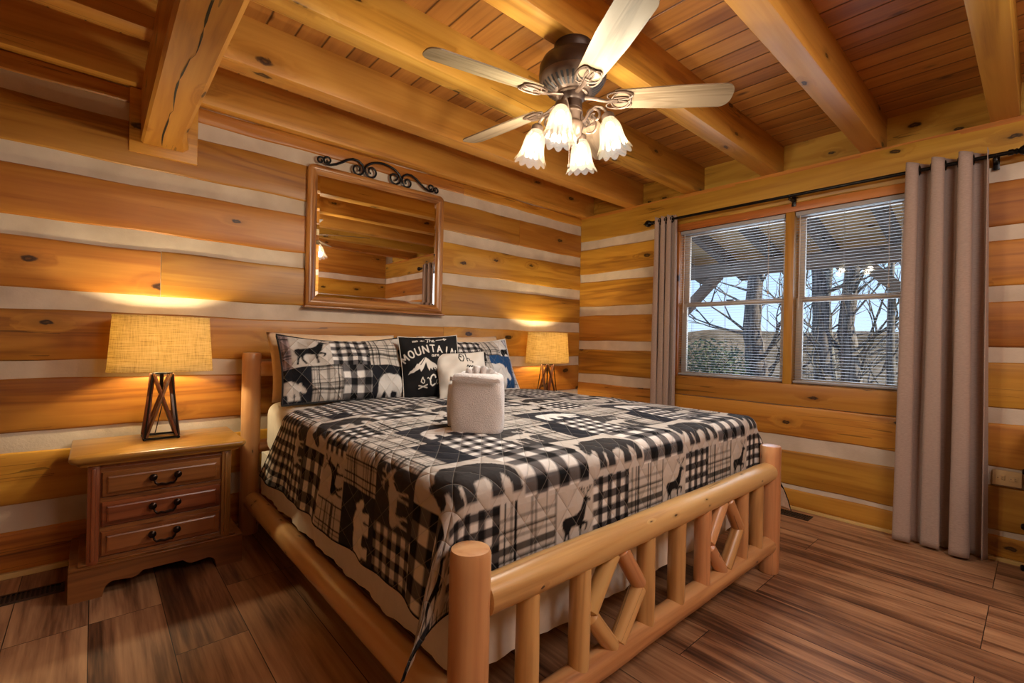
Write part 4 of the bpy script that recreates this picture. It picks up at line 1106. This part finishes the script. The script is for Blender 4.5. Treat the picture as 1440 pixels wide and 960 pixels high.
def quilt_color(P):
    u, v = P[:, 0], P[:, 1]
    out = np.tile(BEIGE, (len(P), 1)).astype(float)
    dv = (-(v+2.10)) % PV                    # distance below the bear row's top
    du = (u+np.where(dv < .26, 2.945, np.where(dv < .47, 2.83, 2.865))) % PU
    Q = np.stack([du, -dv], 1)
    r1 = dv < .26; r2 = (dv >= .26) & (dv < .47); r3 = (dv >= .47) & (dv < .735); r4 = dv >= .735
    # bears and broad gingham
    m = r1 & (du < .30); out[m] = gingham(Q[m], .0500, 0, .0)
    m = r1 & (du >= .30); animal(Q, out, m, 'bear', .315, .625, -.235, -.045, GRAY*.75)
    # stags, plaid, fine gingham
    m = r2 & (du >= .025) & (du < .21); animal(Q, out, m, 'deer', .045, .20, -.465, -.275, BLACK)
    m = r2 & (du >= .21) & (du < .42); out[m] = gingham(Q[m], .0263, .21, 0, mid=GRAY*1.6)
    m = r2 & ((du >= .42) | (du < .025)); out[m] = plaid(Q[m], .42, -.47, .21)
    # white bears on black, plaid
    ds = (du-.49) % PU
    Q3 = np.stack([ds, -dv], 1)
    m = r3 & (ds < .31); out[m] = NAVY*1.6+.01; animal(Q3, out, m, 'bear', .035, .285, -.70, -.555, WHITE, flip=True)
    m = r3 & (ds >= .31); out[m] = plaid(Q3[m], .31, -.60, .14)
    # moose on grey, black strip, light gingham, plaid
    m = r4 & (du >= .095) & (du < .30); out[m] = GRAY; animal(Q, out, m, 'moose', .105, .29, -.955, -.775, BEIGE)
    m = r4 & (du >= .30) & (du < .41); out[m] = plaid(Q[m], .30, -.9, .12)
    m = r4 & (du >= .41) & (du < .53); out[m] = NAVY*1.4
    m = r4 & ((du >= .53) | (du < .095)); out[m] = gingham(np.stack([(du-.53) % PU, -dv], 1)[m], .0285, 0, -.725, mid=MIDG*1.5)
    m = v > -.97; out[m] = gingham(P[m], .029, 0, 0)
    return out
def sham_color(P, W, H, var):
    x, y = P[:, 0]+W/2, P[:, 1]+H/2       # 0..W, 0..H
    out = np.tile(BEIGE, (len(P), 1)).astype(float); Q = np.stack([x, y], 1)
    fx, fy = x/W, y/H
    up = fy > .46
    if var == 0:
        m = up & (fx < .07); out[m] = plaid(Q[m], 0, 0, .12, bg=np.array([.34, .25, .25]))
        m = up & (fx >= .07) & (fx < .355); animal(Q, out, m, 'deer', .08*W, .345*W, .50*H, .97*H, BLACK)
        m = up & (fx >= .355) & (fx < .645); out[m] = gingham(Q[m], .0285, .355*W, 0)
        m = up & (fx >= .645) & (fx < .90); out[m] = plaid(Q[m], .645*W, .49*H, .19)
        m = up & (fx >= .90); animal(Q, out, m, 'deer', .90*W, 1.1*W, .5*H, .98*H, BLACK)
        lo = ~up
        m = lo & (fx < .20); out[m] = NAVY; animal(Q, out, m, 'bear', -.12*W, .16*W, .04*H, .30*H, BEIGE, flip=True)
        m = lo & (fx >= .20) & (fx < .42); out[m] = plaid(Q[m], .2*W, .02, .13)
        m = lo & (fx >= .42) & (fx < .635); out[m] = gingham(Q[m], .041, .42*W, .46*H)
        m = lo & (fx >= .635); out[m] = NAVY; animal(Q, out, m, 'bear', .68*W, .99*W, -.03*H, .335*H, WHITE*.8, flip=True)
    else:
        m = up & (fx < .58); out[m] = gingham(Q[m], .0285, 0, 0)
        m = up & (fx >= .58) & (fx < .80); out[m] = plaid(Q[m], .58*W, .45*H, .19)
        m = up & (fx >= .80) & (fx < .93); out[m] = WHITE; animal(Q, out, m, 'deer', .80*W, 1.02*W, .48*H, .97*H, BLACK)
        m = (fx >= .93); out[m] = plaid(Q[m], .9*W, 0, .10, bg=np.array([.56, .58, .66]))
        lo = (fy < .60) & (fx >= .62) & (fx < .93); out[lo] = BLUE; animal(Q, out, lo, 'bear', .50*W, .87*W, .0, .44*H, WHITE, flip=True)
        m = (fy < .46) & (fx < .62); out[m] = plaid(Q[m], 0, 0, .16)
    return out
def supersample(fn, P, d):
    acc = 0
    for ox in (-.25, .25):
        for oy in (-.25, .25): acc = acc+fn(P+np.array([ox*d, oy*d]))
    return acc/4
def np_mesh(name, co, faces, col, uv, mat, parent=None, smooth=True):
    me = bpy.data.meshes.new(name)
    me.vertices.add(len(co)); me.vertices.foreach_set('co', co.astype(np.float32).ravel())
    nf = len(faces); me.loops.add(nf*4); me.loops.foreach_set('vertex_index', faces.astype(np.int32).ravel())
    me.polygons.add(nf); me.polygons.foreach_set('loop_start', np.arange(0, nf*4, 4, dtype=np.int32))
    if uv is not None:
        pass
    me.update(calc_edges=True); me.validate()
    me.polygons.foreach_set('use_smooth', np.full(len(me.polygons), smooth))
    if uv is not None:
        l = me.uv_layers.new(name='UVMap'); vi = np.empty(len(me.loops), np.int32); me.loops.foreach_get('vertex_index', vi)
        l.data.foreach_set('uv', uv[vi].astype(np.float32).ravel())
    if col is not None:
        a = me.color_attributes.new('Col', 'FLOAT_COLOR', 'POINT')
        a.data.foreach_set('color', np.hstack([np.clip(col, 0, 1), np.ones((len(col), 1))]).astype(np.float32).ravel())
    me.materials.append(mat)
    return new_obj(name, me, parent)
def grid_faces(nu, nv, off=0, flip=False):
    i, j = np.meshgrid(np.arange(nu-1), np.arange(nv-1), indexing='ij')
    a = (i*nv+j).ravel()+off; f = np.stack([a, a+nv, a+nv+1, a+1], 1)
    return f[:, ::-1] if flip else f

def quilt():
    xl, xr, yf, yh = -3.148, -1.232, -2.238, -.60
    OL, OR, OF = .425, .54, .37; rad = .060; ZT = .822
    d = .0056
    us = np.arange(xl-OL, xr+OR+d, d); vs = np.arange(yf-OF, yh+d, d)
    nu, nv = len(us), len(vs)
    U, V = np.meshgrid(us, vs, indexing='ij'); U = U.ravel(); V = V.ravel()
    side = np.where(U < (xl+xr)/2, -1.0, 1.0)
    a = np.where(side < 0, xl-U, U-xr); b = yf-V
    ap, bp = np.maximum(a, 0), np.maximum(b, 0)
    # soften overlap: rounded hem corner
    r = np.hypot(ap, bp); phi = np.arctan2(bp, ap)
    arc = rad*pi/2
    r = np.where(r > .42, -.0+.42+(r-.42)*.8, r)
    h = np.where(r < arc, rad*np.sin(np.minimum(r, arc)/rad), rad); dr = np.where(r < arc, rad*(1-np.cos(np.minimum(r, arc)/rad)), rad)
    L = np.maximum(r-arc, 0)
    x = np.clip(U, xl, xr); y = np.maximum(V, yf)
    nx, ny = side*np.cos(phi), -np.sin(phi)
    px = x+nx*h; py = y+ny*h
    corner = np.where((ap > 0) & (bp > 0), np.sin(2*phi), 0)
    tau = np.where(side < 0, .31, .46)*corner**.6
    px += L*np.sin(tau)*np.where(side < 0, -.97, .80); py += L*np.sin(tau)*np.where(side < 0, .06, -.60)
    # folds in the hanging sides
    onside = np.where(r > 0, np.cos(phi), 0); w = (L/OL)
    fold = .016*np.sin(V*8.3+.6)+.010*np.sin(V*17+1.2)+.006*np.sin(V*31)
    px += side*onside*w*(fold+.016)
    lf = np.clip((-2.80-px)/.33, 0, 1); lf = lf*lf*(3-2*lf); dec = np.exp(-(yh-V)/.40)
    py += -.20*lf*dec + np.where(onside > .99, np.where(side < 0, .40, .20)*w*dec, 0)
    pz = ZT-dr-L*np.cos(tau)
    pz += np.where(onside > .5, .010*w*np.sin(V*8.3+.2), 0)
    # crown and slight undulation on top
    cx = np.clip((px-(xl+xr)/2)/((xr-xl)/2), -1, 1)
    crown = .016*(1-cx**4)*np.clip((py-yf)/.5, 0, 1)
    pz += np.where(r == 0, crown, 0)*1.0 + np.where(r == 0, .003*np.sin(px*11+py*3)+.003*np.sin(py*13), 0)
    P = np.stack([U, V], 1)
    col = supersample(quilt_color, P, d)
    edge = (a > np.where(side < 0, OL, OR)-.010) | (b > OF-.010) | (V > yh-.010)
    col[edge] = BLACK
    o = np_mesh('patchwork_quilt', np.stack([px, py, pz], 1), grid_faces(nu, nv), col, P, M['quilt'])
    o.data.materials.append(M['backing'])
    sm = o.modifiers.new('s', 'SOLIDIFY'); sm.thickness = .008; sm.offset = -1; sm.material_offset = 1; sm.material_offset_rim = 0
    tag(o, 'black and beige patchwork quilt with bears and stags spread over the bed', 'quilt')
    return o
quilt()

def pillow(name, label, cat, W, H, T, base, yaw_, lean, colfn=None, wk=1.0, mat=None, d=.006, piping=None, sag=.0, p=2.6, group=None, roll_=0.0, fringe=False):
    """cushion standing on its lower edge; local x = width, y = up, z = towards the viewer"""
    nu, nv = int(W/d)+1, int(H/d)+1
    u, v = np.meshgrid(np.linspace(-1, 1, nu), np.linspace(-1, 1, nv), indexing='ij'); u = u.ravel(); v = v.ravel()
    th = T/2*np.power(np.maximum(1-np.abs(u)**p, 0), .72)*np.power(np.maximum(1-np.abs(v)**p, 0), .72)
    pin = 1-.045*(1-np.abs(v)**2)*np.abs(u)**6; pinv = 1-.06*(1-np.abs(u)**2)*np.abs(v)**6
    X = u*W/2*pin; Y = v*H/2*pinv
    Y = Y - sag*(1-u**2)*np.clip(v, 0, 1)
    wr = .0035*np.sin(X*38+Y*21)+.003*np.sin(Y*47-X*13)
    wr = wr*wk + (wk-1)*(.004*np.sin(Y*75+np.sin(X*19)*1.5)*np.clip(-u+.2, 0, 1) + .003*np.sin(X*55-Y*40))
    th2 = th+wr*np.clip(th/(T/4), 0, 1)
    front = np.stack([X, Y, th2], 1); back = np.stack([X, Y, -th], 1)
    co = np.vstack([front, back])
    P = np.stack([u*W/2, v*H/2], 1)
    F = np.vstack([grid_faces(nu, nv), grid_faces(nu, nv, nu*nv, True)])
    col = None
    if colfn is not None:
        c = supersample(lambda q: colfn(q), P, d); col = np.vstack([c, np.tile(c.mean(0), (len(c), 1))])
    o = np_mesh(name, co, F, col, np.vstack([P, P]), mat)
    bm = bmesh.new(); bm.from_mesh(o.data); bmesh.ops.remove_doubles(bm, verts=bm.verts, dist=1e-5); bmesh.ops.recalc_face_normals(bm, faces=bm.faces); bm.to_mesh(o.data); bm.free()
    base = Vector(base)
    # frame: x to the viewer's right, z facing the viewer, y up leaning back
    nrm = Vector((math.sin(yaw_), -math.cos(yaw_), 0)); rgt = Vector((math.cos(yaw_), math.sin(yaw_), 0))
    upv = (Vector((0, 0, 1))*math.cos(lean)-nrm*math.sin(lean)); nz = rgt.cross(upv)
    Mx = Matrix((rgt, upv, nz)).transposed().to_4x4() @ Matrix.Rotation(roll_, 4, 'Z')
    c = base+upv*(H/2*.985)
    Mx.translation = c; o.matrix_world = Mx
    tag(o, label, cat, group)
    if piping is not None:
        b = B(); N = 40
        e = []
        for k in range(4):
            for i in range(N):
                s = -1+2*i/N
                uu, vv = ((s, -1), (1, s), (-s, 1), (-1, -s))[k]
                e.append((uu*W/2*(1-.045*(1-vv*vv)*abs(uu)**6), vv*H/2*(1-.06*(1-uu*uu)*abs(vv)**6)-sag*(1-uu*uu)*max(vv, 0), 0))
        b.tube(e, piping[0], 6, closed=True); b.build('piping', piping[1], o)
    if fringe:
        b = B(); rr = random.Random(3)
        for k in range(4):
            for i in range(70):
                s = -1+2*(i+.5)/70
                uu, vv = ((s, -1), (1, s), (-s, 1), (-1, -s))[k]
                x = uu*W/2*(1-.045*(1-vv*vv)*abs(uu)**6); y = vv*H/2*(1-.06*(1-uu*uu)*abs(vv)**6)
                dx, dy = ((0, -1), (1, 0), (0, 1), (-1, 0))[k]
                b.tube([(x, y, rr.uniform(-.003, .003)), (x+dx*.012+rr.uniform(-.003, .003), y+dy*.012+rr.uniform(-.003, .003), rr.uniform(-.006, .006))], .0016, 4)
        b.build('fringe', mat, o)
    return o
PZ = .828
M['blackfab'] = fabric('black_piping', (20, 19, 20)); M['whitefab'] = fabric('white_cotton', (224, 218, 208), (60, 60, 60), var=.05)
# sleeping pillows behind
pillow('pillow', 'cream pillow behind the patterned sham nearest the lit lamp', 'pillow', .82, .44, .19, (-2.745, -.43, PZ), math.radians(-2), math.radians(24), mat=M['peach'], d=.02, p=3)
pillow('pillow', 'cream pillow behind the patterned sham next to the windows', 'pillow', .80, .45, .19, (-1.72, -.40, PZ), math.radians(2), math.radians(24), mat=M['peach'], d=.02, p=3, roll_=.02)
pillow('pillow_sham', 'patchwork pillow sham with a stag at its corner', 'pillow', .77, .435, .185, (-2.765, -.615, PZ), math.radians(-5), math.radians(27), colfn=lambda q: sham_color(q, .77, .435, 0), mat=M['quilt'], d=.0055, piping=(.006, M['blackfab']), sag=.030, wk=1.5)
pillow('pillow_sham', 'patchwork pillow sham with a blue bear patch partly hidden by cushions', 'pillow', .80, .435, .185, (-1.765, -.56, PZ), math.radians(2), math.radians(25), colfn=lambda q: sham_color(q, .80, .435, 1), mat=M['quilt'], d=.0055, piping=(.006, M['whitefab']), sag=.026, wk=1.5)

def stroke_font(ch):
    O = [(.5+.5*math.cos(a), .5+.5*math.sin(a)) for a in np.linspace(0, 2*pi, 20)]
    return {'M': [[(0, 0), (0, 1), (.5, .35), (1, 1), (1, 0)]], 'O': [O], 'U': [[(0, 1), (0, .3), (.2, .04), (.5, 0), (.8, .04), (1, .3), (1, 1)]], 'N': [[(0, 0), (0, 1), (1, 0), (1, 1)]], 'T': [[(.5, 0), (.5, 1)], [(0, 1), (1, 1)]], 'A': [[(0, 0), (.5, 1), (1, 0)], [(.2, .36), (.8, .36)]], 'I': [[(.5, 0), (.5, 1)]], 'S': [[(1, .85), (.7, 1), (.3, 1), (0, .78), (.2, .56), (.8, .44), (1, .22), (.7, 0), (.3, 0), (0, .15)]]}[ch]
def black_cushion(P):
    W = .40
    x, y = P[:, 0]/W, P[:, 1]/W      # -.5...5
    Q = np.stack([x, y], 1); out = np.tile(np.array([.012, .012, .013]), (len(P), 1)); ink = np.array([.72, .68, .62])
    S = []
    word = 'MOUNTAINS'; n = len(word)
    for i, ch in enumerate(word):
        ang = (i-(n-1)/2)*.142; R = .84; cx, cy = R*math.sin(ang), -.58+R*math.cos(ang)
        for st in stroke_font(ch):
            pts = []
            for a, b in st:
                lx, ly = (a-.5)*(.074 if ch != 'I' else .05), (b-.5)*.120
                pts.append((cx+lx*math.cos(ang)+ly*math.sin(ang), cy-lx*math.sin(ang)+ly*math.cos(ang)))
            S.append((pts, .019))
    # "The" with arrows on both sides
    n0 = len(S)
    S += [([(-.075, .395), (.0, .41)], .010), ([(-.045, .405), (-.055, .335), (-.065, .325)], .011), ([(-.02, .41), (-.025, .335)], .009), ([(-.024, .355), (-.008, .375), (.006, .365), (.006, .338), (.014, .334)], .009), ([(.02, .352), (.042, .362), (.038, .378), (.024, .372), (.022, .345), (.036, .334), (.056, .345)], .009)]
    S += [([(-.10, .36), (-.155, .36)], .010), ([(-.155, .36), (-.13, .373)], .008), ([(-.155, .36), (-.13, .347)], .008), ([(.08, .372), (.20, .385)], .010), ([(.235, .39), (.195, .408)], .009), ([(.235, .39), (.20, .366)], .009), ([(.20, .408), (.20, .366)], .009)]
    for k in range(4): S += [([(-.20-.018*k, .352), (-.19-.018*k, .366)], .011), ([(-.19-.018*k, .366), (-.20-.018*k, .380)], .011)]
    S = S[:n0]+[([(x_*1.15, y_+.045) for x_, y_ in p_], w_) for p_, w_ in S[n0:]]
    # "are"
    S += [([(-.005, .145), (-.03, .15), (-.035, .125), (-.012, .118), (-.004, .145), (.004, .118)], .009), ([(.02, .15), (.022, .118)], .009), ([(.022, .138), (.04, .15)], .009), ([(.052, .132), (.078, .14), (.066, .152), (.053, .14), (.058, .12), (.08, .122)], .009)]
    # mountains
    mt = [(-.33, -.07), (-.30, -.02), (-.26, .0), (-.20, .085), (-.175, .075), (-.12, .125), (-.06, .185), (-.04, .175), (.04, .10), (.09, .07), (.15, .0), (.2, -.06), (.13, -.02), (.10, -.04), (.06, .02), (.05, -.03), (.02, .01), (.0, -.04), (-.03, .03), (-.05, .10), (-.085, .03), (-.10, .0), (-.14, -.05), (-.16, .0), (-.19, -.02), (-.22, -.03), (-.25, -.05), (-.29, -.05)]
    mt = [(x_-.09, y_-.065) for x_, y_ in mt]
    nf = len(S)
    # campfire
    S += [([(-.235, -.285), (-.10, -.24)], .016), ([(-.235, -.24), (-.10, -.285)], .016), ([(-.165, -.215), (-.195, -.185), (-.18, -.145), (-.16, -.115), (-.155, -.15), (-.138, -.17), (-.15, -.21)], .012)]
    # script "Calling"
    S += [([(.065, -.13), (.06, -.10), (.03, -.085), (-.01, -.11), (-.04, -.17), (-.035, -.235), (.0, -.26), (.05, -.23)], .020), ([(-.04, -.17), (-.07, -.13), (-.085, -.14)], .012)]
    S += [([(.125, -.165), (.09, -.165), (.075, -.205), (.09, -.24), (.12, -.215), (.13, -.165), (.13, -.23), (.155, -.235)], .013), ([(.155, -.235), (.185, -.12), (.17, -.12), (.17, -.235), (.19, -.235), (.225, -.12), (.21, -.12), (.21, -.235)], .012), ([(.235, -.18), (.24, -.235), (.255, -.235), (.26, -.18), (.265, -.235), (.285, -.18), (.295, -.235), (.31, -.235)], .012), ([(.345, -.18), (.32, -.185), (.315, -.23), (.345, -.21), (.35, -.18), (.34, -.30), (.315, -.30)], .012)]
    S = S[:nf]+[([(x_*.9-.065, y_-.085) for x_, y_ in p_], w_) for p_, w_ in S[nf:]]
    m = inpoly(Q, mt)
    rid = instroke(Q, [(-.145, .115), (-.19, .045), (-.23, -.005)], .012) | instroke(Q, [(-.29, .015), (-.33, -.045)], .010)
    m &= ~rid
    for pts, w in S: m |= instroke(Q, pts, w*1.05)
    out[m] = ink
    return out
def white_cushion(P):
    W = .34; x, y = P[:, 0]/W, P[:, 1]/W; Q = np.stack([x, y], 1)
    out = np.tile(np.array([.66, .62, .56]), (len(P), 1)); ink = np.array([.02, .018, .018]); m = np.zeros(len(P), bool)
    S = [([(-.03, .31), (-.06, .36), (-.03, .40), (.02, .37), (.025, .29), (-.005, .22), (-.05, .23), (-.075, .30), (-.05, .39)], .022), ([(-.005, .33), (-.03, .345), (-.03, .31)], .012),
         ([(.06, .41), (.085, .43), (.08, .36), (.085, .22)], .020), ([(.085, .27), (.11, .31), (.135, .30), (.135, .24), (.15, .22), (.17, .235)], .018), ([(.185, .215), (.175, .18)], .020),
         ([(.045, .09), (.065, .125), (.08, .10), (.075, -.06)], .018), ([(.08, .06), (.105, .11), (.125, .10), (.125, .01)], .018), ([(.125, .06), (.155, .11), (.175, .095), (.175, .02), (.195, .01)], .018)]
    for p, w in S: m |= instroke(Q, p, w)
    out[m] = ink; return out
pillow('throw_cushion', 'black square cushion printed with mountains and a campfire', 'cushion', .40, .42, .165, (-2.285, -.735, PZ), math.radians(-16), math.radians(17), colfn=black_cushion, wk=1.6, mat=M['printed'], d=.0025, piping=(.003, M['whitefab']), roll_=.05)
pillow('throw_cushion', 'white fringed cushion with black script behind the towels', 'cushion', .33, .33, .155, (-2.165, -.905, PZ-.004), math.radians(-24), math.radians(24), colfn=white_cushion, wk=2.2, mat=M['printed'], d=.0025, fringe=True, roll_=.06)

# ------------------------------------------------------------------ folded towels on the quilt
def towels():
    yaw_ = math.radians(-49)
    base = Vector((-2.748, -1.800, .827))
    t = thing('folded_towel', 'white terry towel folded upright on the middle of the quilt', 'towel', base, math.radians(-49))
    # front wrap: soft block, slightly waisted towards the top, wrapped over itself
    def block(name, cx, cy, wx, wy, H, e, lean, bulge):
        b = B(); nu, nv = 64, 30
        def f(u, v):
            a = 2*pi*u; c, s = math.cos(a), math.sin(a)
            if v < .12: k = v/.12; sc = .90+.10*math.sin(k*pi/2); z = .018*(1-math.cos(k*pi/2))
            elif v > .9: k = (v-.9)/.1; sc = 1-.30*k*k; z = H-.014+.014*math.sin(k*pi/2)
            else: sc = 1; z = .018+(H-.032)*(v-.12)/.78
            zz = z/H; sc *= 1+bulge*math.sin(zz*pi)-.03*zz
            w = 1+.012*math.sin(3*a+zz*5)+.008*math.sin(7*a+zz*9)
            x = wx*math.copysign(abs(c)**(2/e), c)*sc*w; y = wy*math.copysign(abs(s)**(2/e), s)*sc*w
            return Vector((cx+x, cy+y+lean*zz, z+.004*math.sin(2*a)*zz))
        b.grid(f, nu, nv, closed_u=True)
        ring_t = [v for v in b.bm.verts if v.co.z > H-.006]
        bmesh.ops.holes_fill(b.bm, edges=[e_ for e_ in b.bm.edges if len(e_.link_faces) == 1], sides=0)
        return b.build(name, M['towel'], t, ang=70)
    block('front_wrap', 0, 0, .104, .060, .240, 3.4, .012, .05)
    block('back_roll', -.050, .105, .098, .060, .195, 2.6, .0, .06)
    # hem band lying round the block
    b = B()
    b.grid(lambda u, v: Vector((-.100+.200*u, -.0655-.006*math.sin(u*pi), .214+.016*v+.004*math.sin(u*5))), 20, 4)
    o = b.build('hem_band', M['towel'], t); sm = o.modifiers.new('s', 'SOLIDIFY'); sm.thickness = .005
    # pleated face cloth standing out of the top
    w = thing('face_cloth', 'pleated white face cloth tucked into the top of the folded towel', 'towel', base+Vector((.012, -.011, .180)), math.radians(-49))
    b = B(); n = 8
    def fan_(u, v):
        a = pi*(.08+.84*u); r = .02+.066*v*(1+.22*abs(math.sin(u*n*pi)))
        return Vector((-.012+math.cos(a)*r*1.05, .022+.012*math.cos(u*n*2*pi)*v, -.006+math.sin(a)*r))
    b.grid(fan_, n*14+1, 10)
    o = b.build('pleats', M['towel'], w, ang=80); sm = o.modifiers.new('s', 'SOLIDIFY'); sm.thickness = .006
towels()

# ------------------------------------------------------------------ dresser whose knobs just enter the frame at the right
def dresser():
    t = thing('dresser', 'oak dresser mostly outside the frame with dark round knobs', 'dresser', (-.35, -3.62, 0))
    hw = .25; yf = .318
    b = B(); b.box(-hw, hw, -.25, yf, .03, .80); b.build('carcass', M['oakz'], t, smooth=False)
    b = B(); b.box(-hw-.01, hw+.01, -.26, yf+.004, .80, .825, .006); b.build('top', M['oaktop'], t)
    b = B(); b.box(-hw-.004, hw+.004, -.25, yf+.003, 0, .03, .004); b.build('plinth', M['oak'], t)
    for zc in (.10, .31, .59):
        hh = .095
        b = B(); b.box(-.225, .225, yf-.002, yf+.008, zc-hh if zc > .2 else .035, zc+hh, .004); dr = b.build('drawer', M['oak'], t)
        for dx in (0.0,):
            h = B(); h.lathe([(0, 0), (.006, 0), (.006, .010), (.014, .016), (.017, .024), (.013, .032), (0, .035)], 16, M=Matrix.Translation((dx, yf+.008, zc)) @ Matrix.Rotation(-pi/2, 4, 'X'))
            h.build('knob', M['bronze'], dr)
dresser()

# ------------------------------------------------------------------ light
w = bpy.data.worlds.new('sky'); SC.world = w; w.use_nodes = True
nt = w.node_tree; bg = nt.nodes['Background']
tcw = nt.nodes.new('ShaderNodeTexCoord'); spw = nt.nodes.new('ShaderNodeSeparateXYZ'); rw = nt.nodes.new('ShaderNodeValToRGB')
nt.links.new(tcw.outputs['Generated'], spw.inputs[0]); nt.links.new(spw.outputs[2], rw.inputs[0]); nt.links.new(rw.outputs[0], bg.inputs['Color'])
els = rw.color_ramp.elements
els[0].position = 0.0; els[0].color = (.62, .79, 1.0, 1); els[1].position = .6; els[1].color = (.10, .26, .75, 1)
e2 = els.new(.16); e2.color = (.50, .72, 1.0, 1)
e3 = els.new(.32); e3.color = (.22, .48, .95, 1)
bg.inputs['Strength'].default_value = 1.5
sd = bpy.data.lights.new('sun', 'SUN'); sd.energy = 9; sd.angle = .01; sd.color = (1, .9, .75)
so = new_obj('sun', sd); so.rotation_euler = Vector((-.35, .75, -.62)).to_track_quat('-Z', 'Y').to_euler()
# soft fill lamps added behind the camera, no fixtures modelled
point('fill_light', (-2.9, -4.1, 2.4), 46, (1, .96, .92), .3)
point('fill_light', (-2.0, -4.1, 2.4), 48, (1, .96, .94), .3)
# daylight entering through the windows
ad = bpy.data.lights.new('window_daylight', 'AREA'); ad.shape = 'RECTANGLE'; ad.size = 1.6; ad.size_y = 1.2; ad.energy = 36; ad.color = (.72, .85, 1)
ao = new_obj('window_daylight', ad); ao.location = (.75, -1.93, 1.62); ao.rotation_euler = Vector((-1, 0, -.12)).to_track_quat('-Z', 'Y').to_euler()

SC.view_settings.view_transform = 'Standard'
SC.view_settings.look = 'None'
SC.view_settings.exposure = -.08
SC.cycles.use_denoising = True
SC.cycles.max_bounces = 8; SC.cycles.transparent_max_bounces = 24
SC.cycles.sample_clamp_indirect = 6
